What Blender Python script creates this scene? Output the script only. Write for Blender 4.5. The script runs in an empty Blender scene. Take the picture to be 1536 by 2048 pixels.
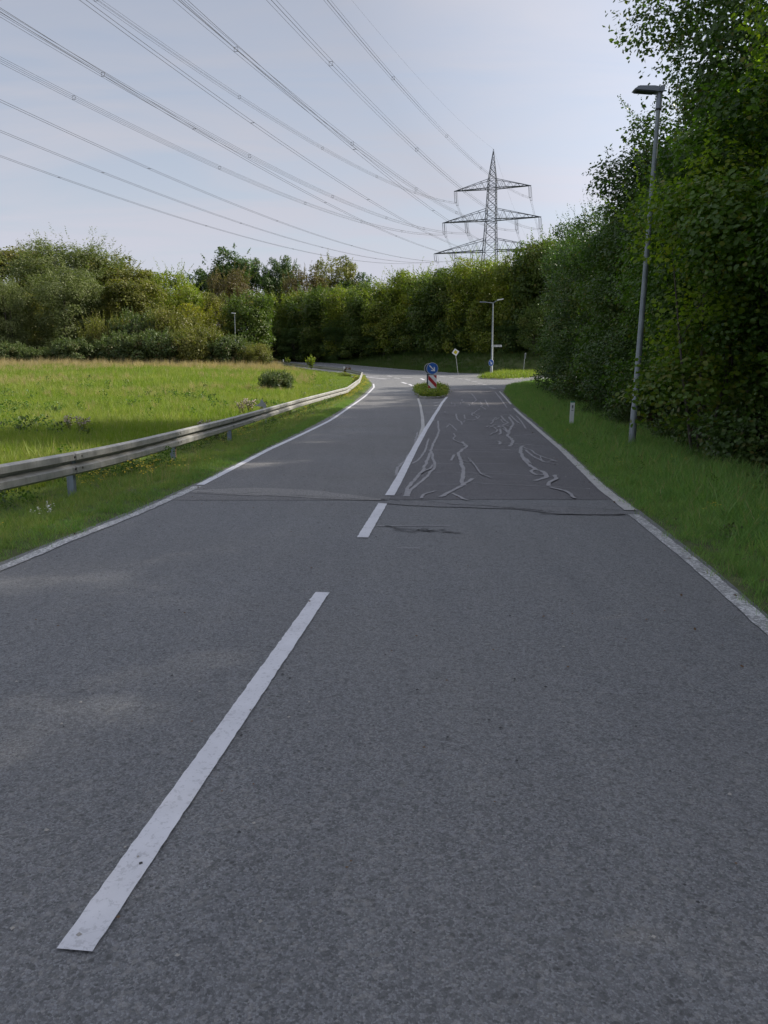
import bpy, math, random
import numpy as np
from mathutils import Vector, Matrix

# ------------------------------------------------------------------ camera, sky, sun, exposure
F = 1530.0                      # focal length in photo pixels (1536 x 2048)
PITCH = math.atan((1024 - 752) / F)
HC = 1.75
sc = bpy.context.scene
COL = sc.collection
cam_d = bpy.data.cameras.new("camera")
cam = bpy.data.objects.new("camera", cam_d)
COL.objects.link(cam)
cam_d.sensor_fit = 'VERTICAL'
cam_d.sensor_height = 24
cam_d.lens = 24 * F / 2048
cam_d.clip_start = 0.05
cam_d.clip_end = 5000
cam.location = (0, 0, HC)
cam.rotation_euler = (math.pi / 2 - PITCH, 0, 0)
sc.camera = cam

SUN_EL, SUN_AZ = math.radians(37), math.radians(70)     # azimuth clockwise from +Y
w = bpy.data.worlds.new("World"); sc.world = w; w.use_nodes = True
nt = w.node_tree; nt.nodes.clear()
N = nt.nodes.new; L = nt.links.new
out = N('ShaderNodeOutputWorld'); bg = N('ShaderNodeBackground'); bg.inputs[1].default_value = 0.085
sky = N('ShaderNodeTexSky'); sky.sky_type = 'NISHITA'; sky.sun_disc = False
sky.sun_elevation = SUN_EL; sky.sun_rotation = SUN_AZ
sky.air_density = 1.2; sky.dust_density = 2.0; sky.ozone_density = 1.5
tc = N('ShaderNodeTexCoord')
# thin streaky cloud veil: project the direction on a high plane, stretch, noise
sep = N('ShaderNodeSeparateXYZ'); L(tc.outputs['Generated'], sep.inputs[0])
mx = N('ShaderNodeMath'); mx.operation = 'MAXIMUM'; mx.inputs[1].default_value = 0.03; L(sep.outputs[2], mx.inputs[0])
ad = N('ShaderNodeMath'); ad.operation = 'ADD'; ad.inputs[1].default_value = 0.12; L(mx.outputs[0], ad.inputs[0])
dv = N('ShaderNodeVectorMath'); dv.operation = 'DIVIDE'
cb = N('ShaderNodeCombineXYZ')
for i in range(3): L(ad.outputs[0], cb.inputs[i])
L(tc.outputs['Generated'], dv.inputs[0]); L(cb.outputs[0], dv.inputs[1])
mp = N('ShaderNodeMapping'); mp.inputs['Rotation'].default_value = (0, 0, math.radians(28)); mp.inputs['Scale'].default_value = (0.55, 1.5, 0.0)
L(dv.outputs[0], mp.inputs[0])
nz = N('ShaderNodeTexNoise'); nz.inputs['Scale'].default_value = 1.6; nz.inputs['Detail'].default_value = 7; nz.inputs['Roughness'].default_value = 0.52; nz.inputs['Distortion'].default_value = 0.5
L(mp.outputs[0], nz.inputs[0])
rp = N('ShaderNodeMapRange'); rp.inputs[1].default_value = 0.36; rp.inputs[2].default_value = 0.66; rp.inputs[3].default_value = 0.55; rp.inputs[4].default_value = 1.0
L(nz.outputs[0], rp.inputs[0])
mix = N('ShaderNodeMix'); mix.data_type = 'RGBA'
L(rp.outputs[0], mix.inputs[0]); L(sky.outputs[0], mix.inputs[6])
# a thin veil scatters forward: brighter towards the sun
dt = N('ShaderNodeVectorMath'); dt.operation = 'DOT_PRODUCT'; L(tc.outputs['Generated'], dt.inputs[0])
dt.inputs[1].default_value = (math.cos(SUN_EL) * math.sin(SUN_AZ), math.cos(SUN_EL) * math.cos(SUN_AZ), math.sin(SUN_EL))
dm = N('ShaderNodeMapRange'); dm.inputs[1].default_value = 0.45; dm.inputs[2].default_value = 1.0; dm.inputs[3].default_value = 0.85; dm.inputs[4].default_value = 1.9; L(dt.outputs['Value'], dm.inputs[0])
vs_ = N('ShaderNodeVectorMath'); vs_.operation = 'SCALE'; vs_.inputs[0].default_value = (3.55, 3.66, 4.20); L(dm.outputs[0], vs_.inputs['Scale'])
hz_ = N('ShaderNodeMapRange'); hz_.inputs[1].default_value = 0.0; hz_.inputs[2].default_value = 0.42; hz_.inputs[3].default_value = 1.45; hz_.inputs[4].default_value = 1.0; L(sep.outputs[2], hz_.inputs[0])
vh_ = N('ShaderNodeVectorMath'); vh_.operation = 'SCALE'; L(vs_.outputs[0], vh_.inputs[0]); L(hz_.outputs[0], vh_.inputs['Scale'])
hm_ = N('ShaderNodeMapRange'); hm_.inputs[1].default_value = 0.0; hm_.inputs[2].default_value = 0.30; hm_.inputs[3].default_value = 0.35; hm_.inputs[4].default_value = 0.0; L(sep.outputs[2], hm_.inputs[0])
am_ = N('ShaderNodeMath'); am_.operation = 'ADD'; am_.use_clamp = True; L(rp.outputs[0], am_.inputs[0]); L(hm_.outputs[0], am_.inputs[1]); L(am_.outputs[0], mix.inputs[0])
L(vh_.outputs[0], mix.inputs[7])      # veil radiance in the sky texture's own units
L(mix.outputs[2], bg.inputs[0]); L(bg.outputs[0], out.inputs[0])

sun_d = bpy.data.lights.new("sun", 'SUN'); sun = bpy.data.objects.new("sun", sun_d); COL.objects.link(sun)
sun_d.energy = 3.1; sun_d.angle = math.radians(0.9); sun_d.color = (1.0, 0.925, 0.80)
SDIR = Vector((math.cos(SUN_EL) * math.sin(SUN_AZ), math.cos(SUN_EL) * math.cos(SUN_AZ), math.sin(SUN_EL)))
sun.rotation_euler = SDIR.to_track_quat('Z', 'Y').to_euler()
sun.location = (30, 20, 60)

sc.view_settings.view_transform = 'Standard'; sc.view_settings.look = 'None'
sc.view_settings.exposure = 0.88; sc.view_settings.gamma = 1.0; sc.view_settings.use_curve_mapping = False
sc.cycles.max_bounces = 7; sc.cycles.diffuse_bounces = 4; sc.cycles.glossy_bounces = 2
sc.cycles.transmission_bounces = 4; sc.cycles.transparent_max_bounces = 6
sc.cycles.caustics_reflective = False; sc.cycles.caustics_refractive = False

# ------------------------------------------------------------------ terrain profile and camera geometry
_ty = np.array([-200, 0, 22, 30, 38, 46, 55, 65, 79, 100, 130, 145, 165, 200, 260, 700])
_tz = np.array([0, 0, 0, .05, .17, .38, .68, 1.05, 1.62, 2.45, 3.85, 4.45, 5.1, 5.6, 6.0, 8.0])
_fy = np.arange(-200, 700, 0.25)
_fz = np.interp(_fy, _ty, _tz)
_k = np.hanning(49); _k /= _k.sum()
_fz = np.convolve(np.pad(_fz, 24, 'edge'), _k, 'valid')
def prof(y): return np.interp(y, _fy, _fz)
CP, SP = math.cos(PITCH), math.sin(PITCH)
def ray(px, py):
    a, b = px - 768.0, 1024.0 - py
    return np.array([a, F * CP + b * SP, b * CP - F * SP])
def at(px, py, Y):
    """world point seen at photo pixel (px, py) at forward distance Y"""
    r = ray(px, py); r = r / r[1]
    return Vector((r[0] * Y, Y, HC + r[2] * Y))
def G(px, py, dz=0.0):
    """ground point seen at a photo pixel"""
    r = ray(px, py); r = r / r[1]
    ys = np.arange(0.8, 420, 0.05)
    d = HC + r[2] * ys - prof(ys) - dz
    k = np.nonzero(d < 0)[0]
    i = k[0] if len(k) else int(np.argmin(d))
    if i > 0 and len(k):
        t = d[i - 1] / (d[i - 1] - d[i]); y = ys[i - 1] + t * 0.05
    else: y = ys[i]
    return (r[0] * y, y)
# road edges (outer edge of the asphalt) as x over y
_le = [(-60, 1148), (0, 1125), (130, 1073), (266, 1020), (395, 965), (526, 899), (600, 863), (652, 836), (700, 808), (728, 788), (744, 772), (744, 766), (736, 759)]
_le = [G(*p) for p in _le]
_l0 = _le[0]; _l1 = _le[3]
sl = (_l1[0] - _l0[0]) / (_l1[1] - _l0[1])
_le = [(_l0[0] - sl * (_l0[1] + 40), -40.0)] + _le + [(-2.0, 84.5), (-7.4, 98), (-15.8, 121), (-24, 145), (-36, 175), (-60, 215), (-95, 260)]
_re = [(1536, 1230), (1400, 1114), (1281, 1022), (1218, 975), (1131, 896), (1070, 842), (1034, 814), (1006, 785)]
_re = [G(*p) for p in _re]
sr = (_re[3][0] - _re[0][0]) / (_re[3][1] - _re[0][1])
_re = [(_re[0][0] - sr * (_re[0][1] + 40), -40.0)] + _re + [G(1012, 771), G(1050, 765), G(1090, 761), (23, 76.5), (40, 77.5), (75, 78.5), (75, 87.5), (36, 88.0), (11.5, 88.8), (8.3, 91), (-1.2, 112), (-10, 133), (-17, 150), (-29, 180), (-53, 220), (-88, 265)]
_le.sort(key=lambda p: p[1]); _re.sort(key=lambda p: p[1])
def xl(y): return np.interp(y, [p[1] for p in _le], [p[0] for p in _le])
def xr(y): return np.interp(y, [p[1] for p in _re], [p[0] for p in _re])
def sstep(a, b, v):
    t = np.clip((v - a) / (b - a), 0, 1); return t * t * (3 - 2 * t)
def ground(x, y):
    """height of the natural ground"""
    x = np.asarray(x, float); y = np.asarray(y, float)
    dl = xl(y) - x; dr = x - xr(y)
    z = prof(y)
    z = z + np.where(dl > 0, 0.03 * sstep(0, .3, dl) - 0.20 * sstep(.3, 2.2, dl) * (1 - sstep(55, 85, y)) , 0)
    z = z + 0.45 * sstep(8, 30, -x) * sstep(55, 105, y) * (dl > 0)
    far = sstep(80, 92, y)
    z = z + np.where(dr > 0, 0.03 * sstep(0, .3, dr) - 0.10 * sstep(.3, 3, dr) * (1 - far) + .5 * sstep(4, 12, dr) * (1 - far) + 2.0 * sstep(1.0, 9, dr) * far, 0)
    z = z + np.where((dl < 0) & (dr < 0), -0.10 * sstep(0, .25, np.minimum(-dl, -dr)), 0)
    z = z + 0.05 * np.sin(x * .7 + y * .31) * np.sin(y * .43 - x * .2) * sstep(1.2, 5, np.maximum(dl, dr))
    return z

# ------------------------------------------------------------------ helpers
rng = np.random.default_rng(7)
def tag(o, label=None, cat=None, group=None, kind=None):
    if label: o['label'] = label
    if cat: o['category'] = cat
    if group: o['group'] = group
    if kind: o['kind'] = kind
    return o
def empty(name, loc, label=None, cat=None, group=None, rz=0.0):
    o = bpy.data.objects.new(name, None); COL.objects.link(o)
    o.location = loc; o.rotation_euler = (0, 0, rz); o.empty_display_size = .2
    return tag(o, label, cat, group)
class MB:
    """collects polygons with a material index; build() links them as one object"""
    def __init__(s): s.v = []; s.f = []; s.m = []; s.smooth = []
    def add(s, vs, fs, mi=0, sm=False):
        b = len(s.v); s.v += [tuple(v) for v in vs]
        s.f += [tuple(i + b for i in f) for f in fs]; s.m += [mi] * len(fs); s.smooth += [sm] * len(fs)
    def box(s, c, d, rot=None, mi=0):
        hx, hy, hz = d[0] / 2, d[1] / 2, d[2] / 2
        vs = [Vector((sx * hx, sy * hy, sz * hz)) for sz in (-1, 1) for sy in (-1, 1) for sx in (-1, 1)]
        if rot is not None: vs = [rot @ v for v in vs]
        vs = [v + Vector(c) for v in vs]
        s.add(vs, [(0, 2, 3, 1), (4, 5, 7, 6), (0, 1, 5, 4), (2, 6, 7, 3), (0, 4, 6, 2), (1, 3, 7, 5)], mi)
    def tube(s, pts, r, n=8, cap=True, mi=0, sm=True):
        pts = [Vector(p) for p in pts]
        rs = r if hasattr(r, '__len__') else [r] * len(pts)
        vs = []; up = Vector((0, 0, 1)); prev = None
        for i, p in enumerate(pts):
            t = (pts[min(i + 1, len(pts) - 1)] - pts[max(i - 1, 0)]).normalized()
            if prev is None:
                a = t.cross(up)
                if a.length < 1e-3: a = t.cross(Vector((1, 0, 0)))
            else: a = prev - t * prev.dot(t)
            a.normalize(); prev = a; b = t.cross(a)
            for k in range(n):
                q = 2 * math.pi * k / n
                vs.append(p + (a * math.cos(q) + b * math.sin(q)) * rs[i])
        fs = [(i * n + k, i * n + (k + 1) % n, (i + 1) * n + (k + 1) % n, (i + 1) * n + k) for i in range(len(pts) - 1) for k in range(n)]
        s.add(vs, fs, mi, sm)
        if cap:
            s.add(vs[:n], [tuple(range(n))[::-1]], mi); s.add(vs[-n:], [tuple(range(n))], mi)
    def prism(s, poly, z0, z1, M=None, mi=0):
        """poly in local xy, extruded z0..z1, transformed by M"""
        n = len(poly)
        vs = [Vector((p[0], p[1], z0)) for p in poly] + [Vector((p[0], p[1], z1)) for p in poly]
        if M is not None: vs = [M @ v for v in vs]
        s.add(vs, [tuple(range(n))[::-1], tuple(range(n, 2 * n))] + [(i, (i + 1) % n, n + (i + 1) % n, n + i) for i in range(n)], mi)
    def mesh(s, name, mats):
        me = bpy.data.meshes.new(name); me.from_pydata(s.v, [], s.f)
        for m in (mats if isinstance(mats, (list, tuple)) else [mats]): me.materials.append(m)
        me.polygons.foreach_set('material_index', s.m); me.polygons.foreach_set('use_smooth', s.smooth); me.update()
        return me
    def build(s, name, mats, parent=None):
        o = bpy.data.objects.new(name, s.mesh(name, mats)); COL.objects.link(o); o.parent = parent
        return o
def link(name, me, parent=None, loc=None):
    o = bpy.data.objects.new(name, me); COL.objects.link(o); o.parent = parent
    if loc is not None: o.location = loc
    return o
def copy_tree(src, loc, rz=0.0, scale=1.0, label=None, group=None):
    r = src.copy(); COL.objects.link(r); r.location = loc; r.rotation_euler = (0, 0, rz)
    r.scale = (scale,) * 3 if not hasattr(scale, '__len__') else scale
    if label: r['label'] = label
    if group: r['group'] = group
    for ch in src.children:
        c = ch.copy(); COL.objects.link(c); c.parent = r
        for g in ch.children:
            d = g.copy(); COL.objects.link(d); d.parent = c
    return r

# ------------------------------------------------------------------ materials
def mat(name, col=(.5, .5, .5), rough=.6, metal=0.0, spec=.5):
    m = bpy.data.materials.new(name); m.use_nodes = True
    b = m.node_tree.nodes['Principled BSDF']
    b.inputs['Base Color'].default_value = (*col, 1); b.inputs['Roughness'].default_value = rough
    b.inputs['Metallic'].default_value = metal; b.inputs['Specular IOR Level'].default_value = spec
    return m
class NT:
    def __init__(s, m): s.t = m.node_tree; s.b = s.t.nodes.get('Principled BSDF'); s.out = s.t.nodes.get('Material Output')
    def n(s, ty, **kw):
        x = s.t.nodes.new(ty)
        for k, v in kw.items():
            if k.startswith('_'): setattr(x, k[1:], v)
        return x
    def l(s, a, b): s.t.links.new(a, b)
    def pos(s):
        return s.n('ShaderNodeNewGeometry').outputs['Position']
    def map(s, vec, scale=(1, 1, 1), rot=(0, 0, 0)):
        x = s.n('ShaderNodeMapping'); x.inputs['Scale'].default_value = scale; x.inputs['Rotation'].default_value = rot
        s.l(vec, x.inputs[0]); return x.outputs[0]
    def noise(s, vec, scale, detail=4, rough=.55, dist=0.0):
        x = s.n('ShaderNodeTexNoise'); x.inputs['Scale'].default_value = scale; x.inputs['Detail'].default_value = detail
        x.inputs['Roughness'].default_value = rough; x.inputs['Distortion'].default_value = dist
        s.l(vec, x.inputs['Vector']); return x.outputs[0]
    def voro(s, vec, scale, feature='F1', out=0, rand=1.0):
        x = s.n('ShaderNodeTexVoronoi'); x.feature = feature; x.inputs['Scale'].default_value = scale
        x.inputs['Randomness'].default_value = rand
        s.l(vec, x.inputs['Vector']); return x.outputs[out]
    def ramp(s, v, a, b, c=0.0, d=1.0):
        x = s.n('ShaderNodeMapRange'); 
        for i, q in enumerate((a, b, c, d)): x.inputs[i + 1].default_value = q
        s.l(v, x.inputs[0]); return x.outputs[0]
    def mix(s, f, a, b, mode='MIX'):
        x = s.n('ShaderNodeMix'); x.data_type = 'RGBA'; x.blend_type = mode
        if isinstance(f, (int, float)): x.inputs[0].default_value = f
        else: s.l(f, x.inputs[0])
        for i, q in ((6, a), (7, b)):
            if isinstance(q, (tuple, list)): x.inputs[i].default_value = (*q[:3], 1)
            else: s.l(q, x.inputs[i])
        return x.outputs[2]
    def math(s, op, a, b=0.0):
        x = s.n('ShaderNodeMath'); x.operation = op
        for i, q in enumerate((a, b)):
            if isinstance(q, (int, float)): x.inputs[i].default_value = q
            else: s.l(q, x.inputs[i])
        return x.outputs[0]
    def bump(s, h, strength=.3, dist=.01):
        x = s.n('ShaderNodeBump'); x.inputs['Strength'].default_value = strength; x.inputs['Distance'].default_value = dist
        s.l(h, x.inputs['Height']); s.l(x.outputs[0], s.b.inputs['Normal'])

def asphalt(name, base, warm, grain=1.0, stain=.5):
    m = mat(name, base, .72); t = NT(m); p = t.pos()
    v1c = t.voro(p, 125, out=1)             # stones
    v1d = t.voro(p, 125, feature='DISTANCE_TO_EDGE')
    big = t.noise(p, .35, 5, .6); mid = t.noise(t.map(p, (3.0, .35, 1), (0, 0, .11)), 1.0, 4, .6); fine = t.noise(p, 28, 3, .7)
    hs = t.n('ShaderNodeSeparateColor'); t.l(v1c, hs.inputs[0])
    stone = t.mix(t.ramp(hs.outputs[0], 0, 1), tuple(c * .62 for c in base), tuple(c * 1.55 for c in base))
    stone = t.mix(t.ramp(hs.outputs[1], .86, 1.0, 0, .45), stone, (base[0] * 2.0, base[1] * 1.85, base[2] * 1.65))
    stone = t.mix(t.ramp(hs.outputs[2], .90, .97, 0, .75), stone, tuple(c * .35 for c in base))
    stone = t.mix(t.ramp(v1d, .0, .10, .55 * grain, 0), stone, tuple(c * .30 for c in base))
    pits = t.voro(p, 23, out=0); pitn = t.noise(p, 9, 2)
    pitm = t.math('MULTIPLY', t.ramp(pits, .16, .30, 1, 0), t.ramp(pitn, .52, .60, 0, .75 * grain))
    col = t.mix(pitm, stone, tuple(c * .22 for c in base))
    v2 = t.n('ShaderNodeSeparateColor'); t.l(t.voro(p, 48, out=1), v2.inputs[0])
    stone = t.mix(t.ramp(v2.outputs[0], .80, .95, 0, .35), stone, tuple(c * 1.7 for c in base)); col = t.mix(t.ramp(v2.outputs[1], .86, .96, 0, .55), col, tuple(c * .38 for c in base))
    col = t.mix(t.ramp(v2.outputs[0], .88, .97, 0, .30), col, (base[0] * 1.9, base[1] * 1.8, base[2] * 1.6))
    wt = t.noise(t.map(p, (2.2, .12, 1), (0, 0, .118)), 1.0, 3, .5)
    col = t.mix(t.ramp(wt, .40, .66, 0, .30), col, t.mix(1.0, col, (.76, .77, .80), 'MULTIPLY'))
    col = t.mix(t.ramp(big, .35, .68, 0, stain), col, t.mix(.5, col, warm))
    col = t.mix(t.ramp(mid, .35, .7, 0, .28), col, t.mix(1.0, col, (.72, .74, .78), 'MULTIPLY'))
    col = t.mix(t.ramp(fine, .4, .65, 0, .22), col, t.mix(1.0, col, (.6, .6, .6), 'MULTIPLY'))
    t.l(col, t.b.inputs['Base Color'])
    oil = t.noise(p, .9, 5, .75)
    col = t.mix(t.ramp(oil, .60, .74, 0, .35), col, t.mix(1.0, col, (.60, .60, .62), 'MULTIPLY'))
    t.l(col, t.b.inputs['Base Color'])
    h = t.math('SUBTRACT', t.ramp(v1d, 0, .25), t.math('MULTIPLY', pitm, 1.6))
    t.bump(h, .55, .004)
    t.l(t.ramp(big, .3, .7, .62, .80), t.b.inputs['Roughness'])
    return m
M_ASPH = asphalt('asphalt', (.196, .201, .210), (.255, .245, .228), 1.0, .55)
M_ASPH_OLD = asphalt('asphalt_older_lane', (.145, .140, .150), (.19, .175, .16), 1.0, .35)
M_ASPH_LEFT = asphalt('asphalt_left_lane', (.192, .190, .192), (.24, .225, .20), .8, .4)
M_PATCH = asphalt('asphalt_patch_sand_seal', (.27, .262, .255), (.31, .285, .25), .5, .5)
M_PATCH2 = asphalt('asphalt_patch_dark', (.185, .185, .192), (.21, .2, .19), .5, .3)

def paint(name, col, wear=.2, streak=1.0):
    m = mat(name, col, .55); t = NT(m); p = t.pos()
    n1 = t.noise(p, 3.0, 6, .65); n2 = t.noise(p, 40, 4, .7); cr = t.voro(t.map(p, (1, 1, 1)), 9.0 * streak, feature='DISTANCE_TO_EDGE')
    dirt = t.mix(t.ramp(n1, .3, .75, 0, .5), col, tuple(c * .66 for c in col))
    v = t.math('ADD', t.math('MULTIPLY', n2, .75), t.math('MULTIPLY', n1, .25))
    hole = t.ramp(v, .56 - wear * .42, .60 - wear * .42, 0, 1)
    hole = t.math('MULTIPLY', hole, min(1.0, .15 + wear * 2.4))
    crm = t.math('MULTIPLY', t.ramp(cr, .0, .010, 1, 0), t.ramp(n1, .50, .62, 0, min(.8, .15 + wear * 2)))
    hole = t.math('MAXIMUM', hole, crm)
    t.l(t.mix(hole, dirt, (.10, .10, .10)), t.b.inputs['Base Color'])
    t.bump(t.noise(p, 130, 3, .6), .35, .003)
    return m
M_PAINT = paint('road_paint_white', (.74, .74, .78), .03)
M_PAINT_WORN = paint('road_paint_worn', (.66, .66, .66), .22, 1.6)
M_PAINT_GREY = paint('road_paint_aged', (.54, .53, .51), .10)
def sealm():
    m = mat('crack_seal', (.33, .32, .32), .75); t = NT(m); p = t.pos()
    t.l(t.mix(t.ramp(t.noise(p, 7, 4), .35, .7), (.37, .36, .37), (.25, .245, .255)), t.b.inputs['Base Color']); return m
M_SEAL = sealm()
M_TAR = mat('tar_crack', (.022, .022, .025), .6)
def soil():
    m = mat('soil_and_turf', (.06, .07, .03), .95); t = NT(m); p = t.pos()
    a = t.mix(t.ramp(t.noise(p, .18, 5), .35, .65), (.085, .125, .035), (.12, .15, .045))
    a = t.mix(t.ramp(t.noise(p, 2.2, 6, .7), .4, .7, 0, .7), a, (.040, .038, .018))
    a = t.mix(t.ramp(t.noise(p, 14, 5, .75), .5, .7, 0, .6), a, (.085, .075, .04))
    t.l(a, t.b.inputs['Base Color']); t.bump(t.noise(p, 12, 6, .7), .8, .05); return m
M_SOIL = soil()
def leafmat(name, c1, c2, c3, trans=.35, rough=.45, spec=.35):
    """c1 dark, c2 normal, c3 odd autumn leaf; per leaf value in attribute 'tint', per clump in 'clump'"""
    m = mat(name, c2, rough, 0, spec); t = NT(m)
    a = t.n('ShaderNodeAttribute'); a.attribute_name = 'tint'; c = t.n('ShaderNodeAttribute'); c.attribute_name = 'clump'
    col = t.mix(t.ramp(c.outputs['Fac'], .1, .9), c1, c2)  # random clump tone, spread widened to stand in for lit and shaded clumps
    col = t.mix(t.ramp(a.outputs['Fac'], 0, 1, 0, .45), col, tuple(x * 1.6 for x in c2))
    col = t.mix(t.ramp(a.outputs['Fac'], .93, .98, 0, .8), col, c3)
    col = t.mix(t.math('MULTIPLY', t.ramp(c.outputs['Fac'], .82, .95, 0, .6), t.ramp(a.outputs['Fac'], .2, .7)), col, c3)
    t.l(col, t.b.inputs['Base Color'])
    tr = t.n('ShaderNodeBsdfTranslucent'); t.l(t.mix(1.0, col, (1.3, 1.6, .5), 'MULTIPLY'), tr.inputs[0])
    ms = t.n('ShaderNodeMixShader'); ms.inputs[0].default_value = trans
    t.l(t.b.outputs[0], ms.inputs[1]); t.l(tr.outputs[0], ms.inputs[2]); t.l(ms.outputs[0], t.out.inputs[0])
    return m
M_HAZEL = leafmat('leaf_hazel', (.034, .075, .015), (.105, .180, .030), (.17, .15, .02))
M_HAZEL_LIT = leafmat('leaf_hazel_yellow_lit', (.085, .135, .018), (.22, .29, .034), (.34, .30, .035), .55)  # yellow-green leaf, brightened to stand in for sun on and through it
M_DARK = leafmat('leaf_dark_green', (.026, .056, .016), (.080, .135, .032), (.12, .10, .02), .28)
M_HEDGE = leafmat('leaf_hedge', (.040, .075, .018), (.115, .155, .032), (.20, .16, .04))
M_HEDGE_Y = leafmat('leaf_hedge_yellow', (.070, .105, .018), (.20, .23, .036), (.26, .20, .04), .4)
M_WILLOW = leafmat('leaf_willow', (.055, .075, .028), (.19, .215, .078), (.17, .15, .07), .25, .5)
M_OLIVE = leafmat('leaf_olive', (.055, .070, .018), (.20, .195, .045), (.19, .13, .04), .3)
M_BROWN = leafmat('leaf_autumn_brown', (.085, .070, .030), (.140, .110, .050), (.21, .11, .04), .3)
M_BRAMBLE = leafmat('leaf_bramble', (.035, .060, .022), (.13, .168, .055), (.15, .075, .045), .22)
M_YELLOW = leafmat('leaf_yellow_bush', (.12, .125, .015), (.22, .205, .022), (.30, .24, .03), .4)
def bark():
    m = mat('bark', (.09, .075, .06), .9); t = NT(m); p = t.pos()
    t.l(t.mix(t.noise(t.map(p, (6, 6, 1)), 3, 5), (.05, .042, .035), (.15, .13, .11)), t.b.inputs['Base Color'])
    t.bump(t.noise(t.map(p, (8, 8, 1)), 4, 5), .6, .03); return m
M_BARK = bark()
M_TWIG = mat('twig', (.13, .10, .085), .9)
def grassmat(name, a, b, dry, dryamt=.0, trans=.35, patch=(.15, .5)):
    m = mat(name, a, .55, 0, .3); t = NT(m); p = t.pos()
    at_ = t.n('ShaderNodeAttribute'); at_.attribute_name = 'tint'
    col = t.mix(at_.outputs['Fac'], a, b)
    pn = t.noise(p, patch[0], 4, .6)
    col = t.mix(t.ramp(pn, .42, .62, 0, patch[1]), col, t.mix(.5, b, dry))
    col = t.mix(t.ramp(t.noise(p, patch[0] * 3.1, 4, .6), .46, .66, 0, .55), col, t.mix(1.0, col, (1.35, 1.28, 1.0), 'MULTIPLY'))
    col = t.mix(t.ramp(at_.outputs['Fac'], .93 - dryamt, .96 - dryamt, 0, .9), col, dry)
    t.l(col, t.b.inputs['Base Color'])
    tr = t.n('ShaderNodeBsdfTranslucent'); t.l(t.mix(1.0, col, (1.3, 1.4, .6), 'MULTIPLY'), tr.inputs[0])
    ms = t.n('ShaderNodeMixShader'); ms.inputs[0].default_value = trans
    t.l(t.b.outputs[0], ms.inputs[1]); t.l(tr.outputs[0], ms.inputs[2]); t.l(ms.outputs[0], t.out.inputs[0]); return m
M_GRASS = grassmat('grass_verge', (.090, .205, .052), (.26, .44, .12), (.36, .32, .15), .03, .35, (1.1, .22))
M_GRASS_F = grassmat('grass_meadow', (.135, .225, .028), (.24, .31, .045), (.38, .34, .17), .05, .4, (.22, .5))
M_GRASS_DRY = grassmat('grass_dry', (.38, .30, .17), (.50, .41, .25), (.22, .17, .10), .0, .3)
M_GRASS_SHADE = grassmat('grass_bank_shade', (.045, .105, .022), (.080, .145, .028), (.16, .14, .06), .0, .3)  # darker grass copy, the bank's shade put into its colour
M_YFLOWER = mat('flower_yellow', (.70, .52, .02), .6)
M_WFLOWER = mat('flower_white', (.75, .75, .70), .6)
M_FLUFF = mat('thistle_down', (.42, .36, .28), .9)
M_LITTER = leafmat('leaf_litter', (.05, .032, .02), (.11, .065, .035), (.18, .09, .04), .1, .8)

def galv(name, c1, c2, rough=.5, metal=.55):
    m = mat(name, c1, rough, metal); t = NT(m); p = t.pos()
    n1 = t.noise(p, 3.5, 5, .6); n2 = t.noise(t.map(p, (6, 6, .6)), 3, 4, .6)
    col = t.mix(t.ramp(n1, .35, .68), c1, c2); col = t.mix(t.ramp(n2, .5, .75, 0, .45), col, tuple(c * .55 for c in c1))
    t.l(col, t.b.inputs['Base Color']); t.l(t.ramp(n1, .3, .7, rough - .1, rough + .15), t.b.inputs['Roughness'])
    t.bump(t.noise(p, 60, 3), .12, .002); return m
M_RAIL = galv('galvanised_rail', (.34, .335, .31), (.47, .468, .45), .55, .35)
M_POST = galv('galvanised_post', (.20, .25, .32), (.30, .35, .42), .5, .35)
M_RUST = mat('rusty_flange', (.23, .15, .10), .8)
M_BOLT = mat('bolt_head', (.12, .11, .10), .6, .6)
M_LAMP = galv('lamp_post_grey', (.19, .22, .235), (.29, .32, .34), .5, .3)
M_LAMPHEAD = mat('lamp_head_grey', (.24, .26, .31), .4, .3)
M_LAMPDARK = mat('lamp_underside', (.03, .035, .05), .35)
M_STEEL = mat('pylon_steel', (.065, .078, .10), .6, .2)
M_WIRE = mat('conductor', (.07, .075, .09), .55, .3)
M_INSUL = mat('insulator', (.08, .09, .11), .4)
M_INSUL_L = mat('insulator_pale', (.22, .24, .28), .4)
M_WHITE = mat('sign_white', (.78, .79, .80), .45)
M_BLUE = mat('sign_blue', (.006, .10, .42), .4)
M_RED = mat('sign_red', (.42, .012, .02), .4)
M_YELL = mat('sign_yellow', (.62, .50, .02), .45)
M_BACK = mat('sign_back_grey', (.10, .12, .14), .5, .3)
M_BLACK = mat('black_plastic', (.02, .02, .022), .5)
M_GREENR = mat('reflector_green', (.03, .22, .10), .5)
M_SIGNPOST = galv('sign_post_steel', (.34, .35, .36), (.46, .47, .48), .5, .4)
M_KERB = asphalt('kerb_concrete', (.34, .33, .30), (.40, .37, .32), .4, .5)

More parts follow.
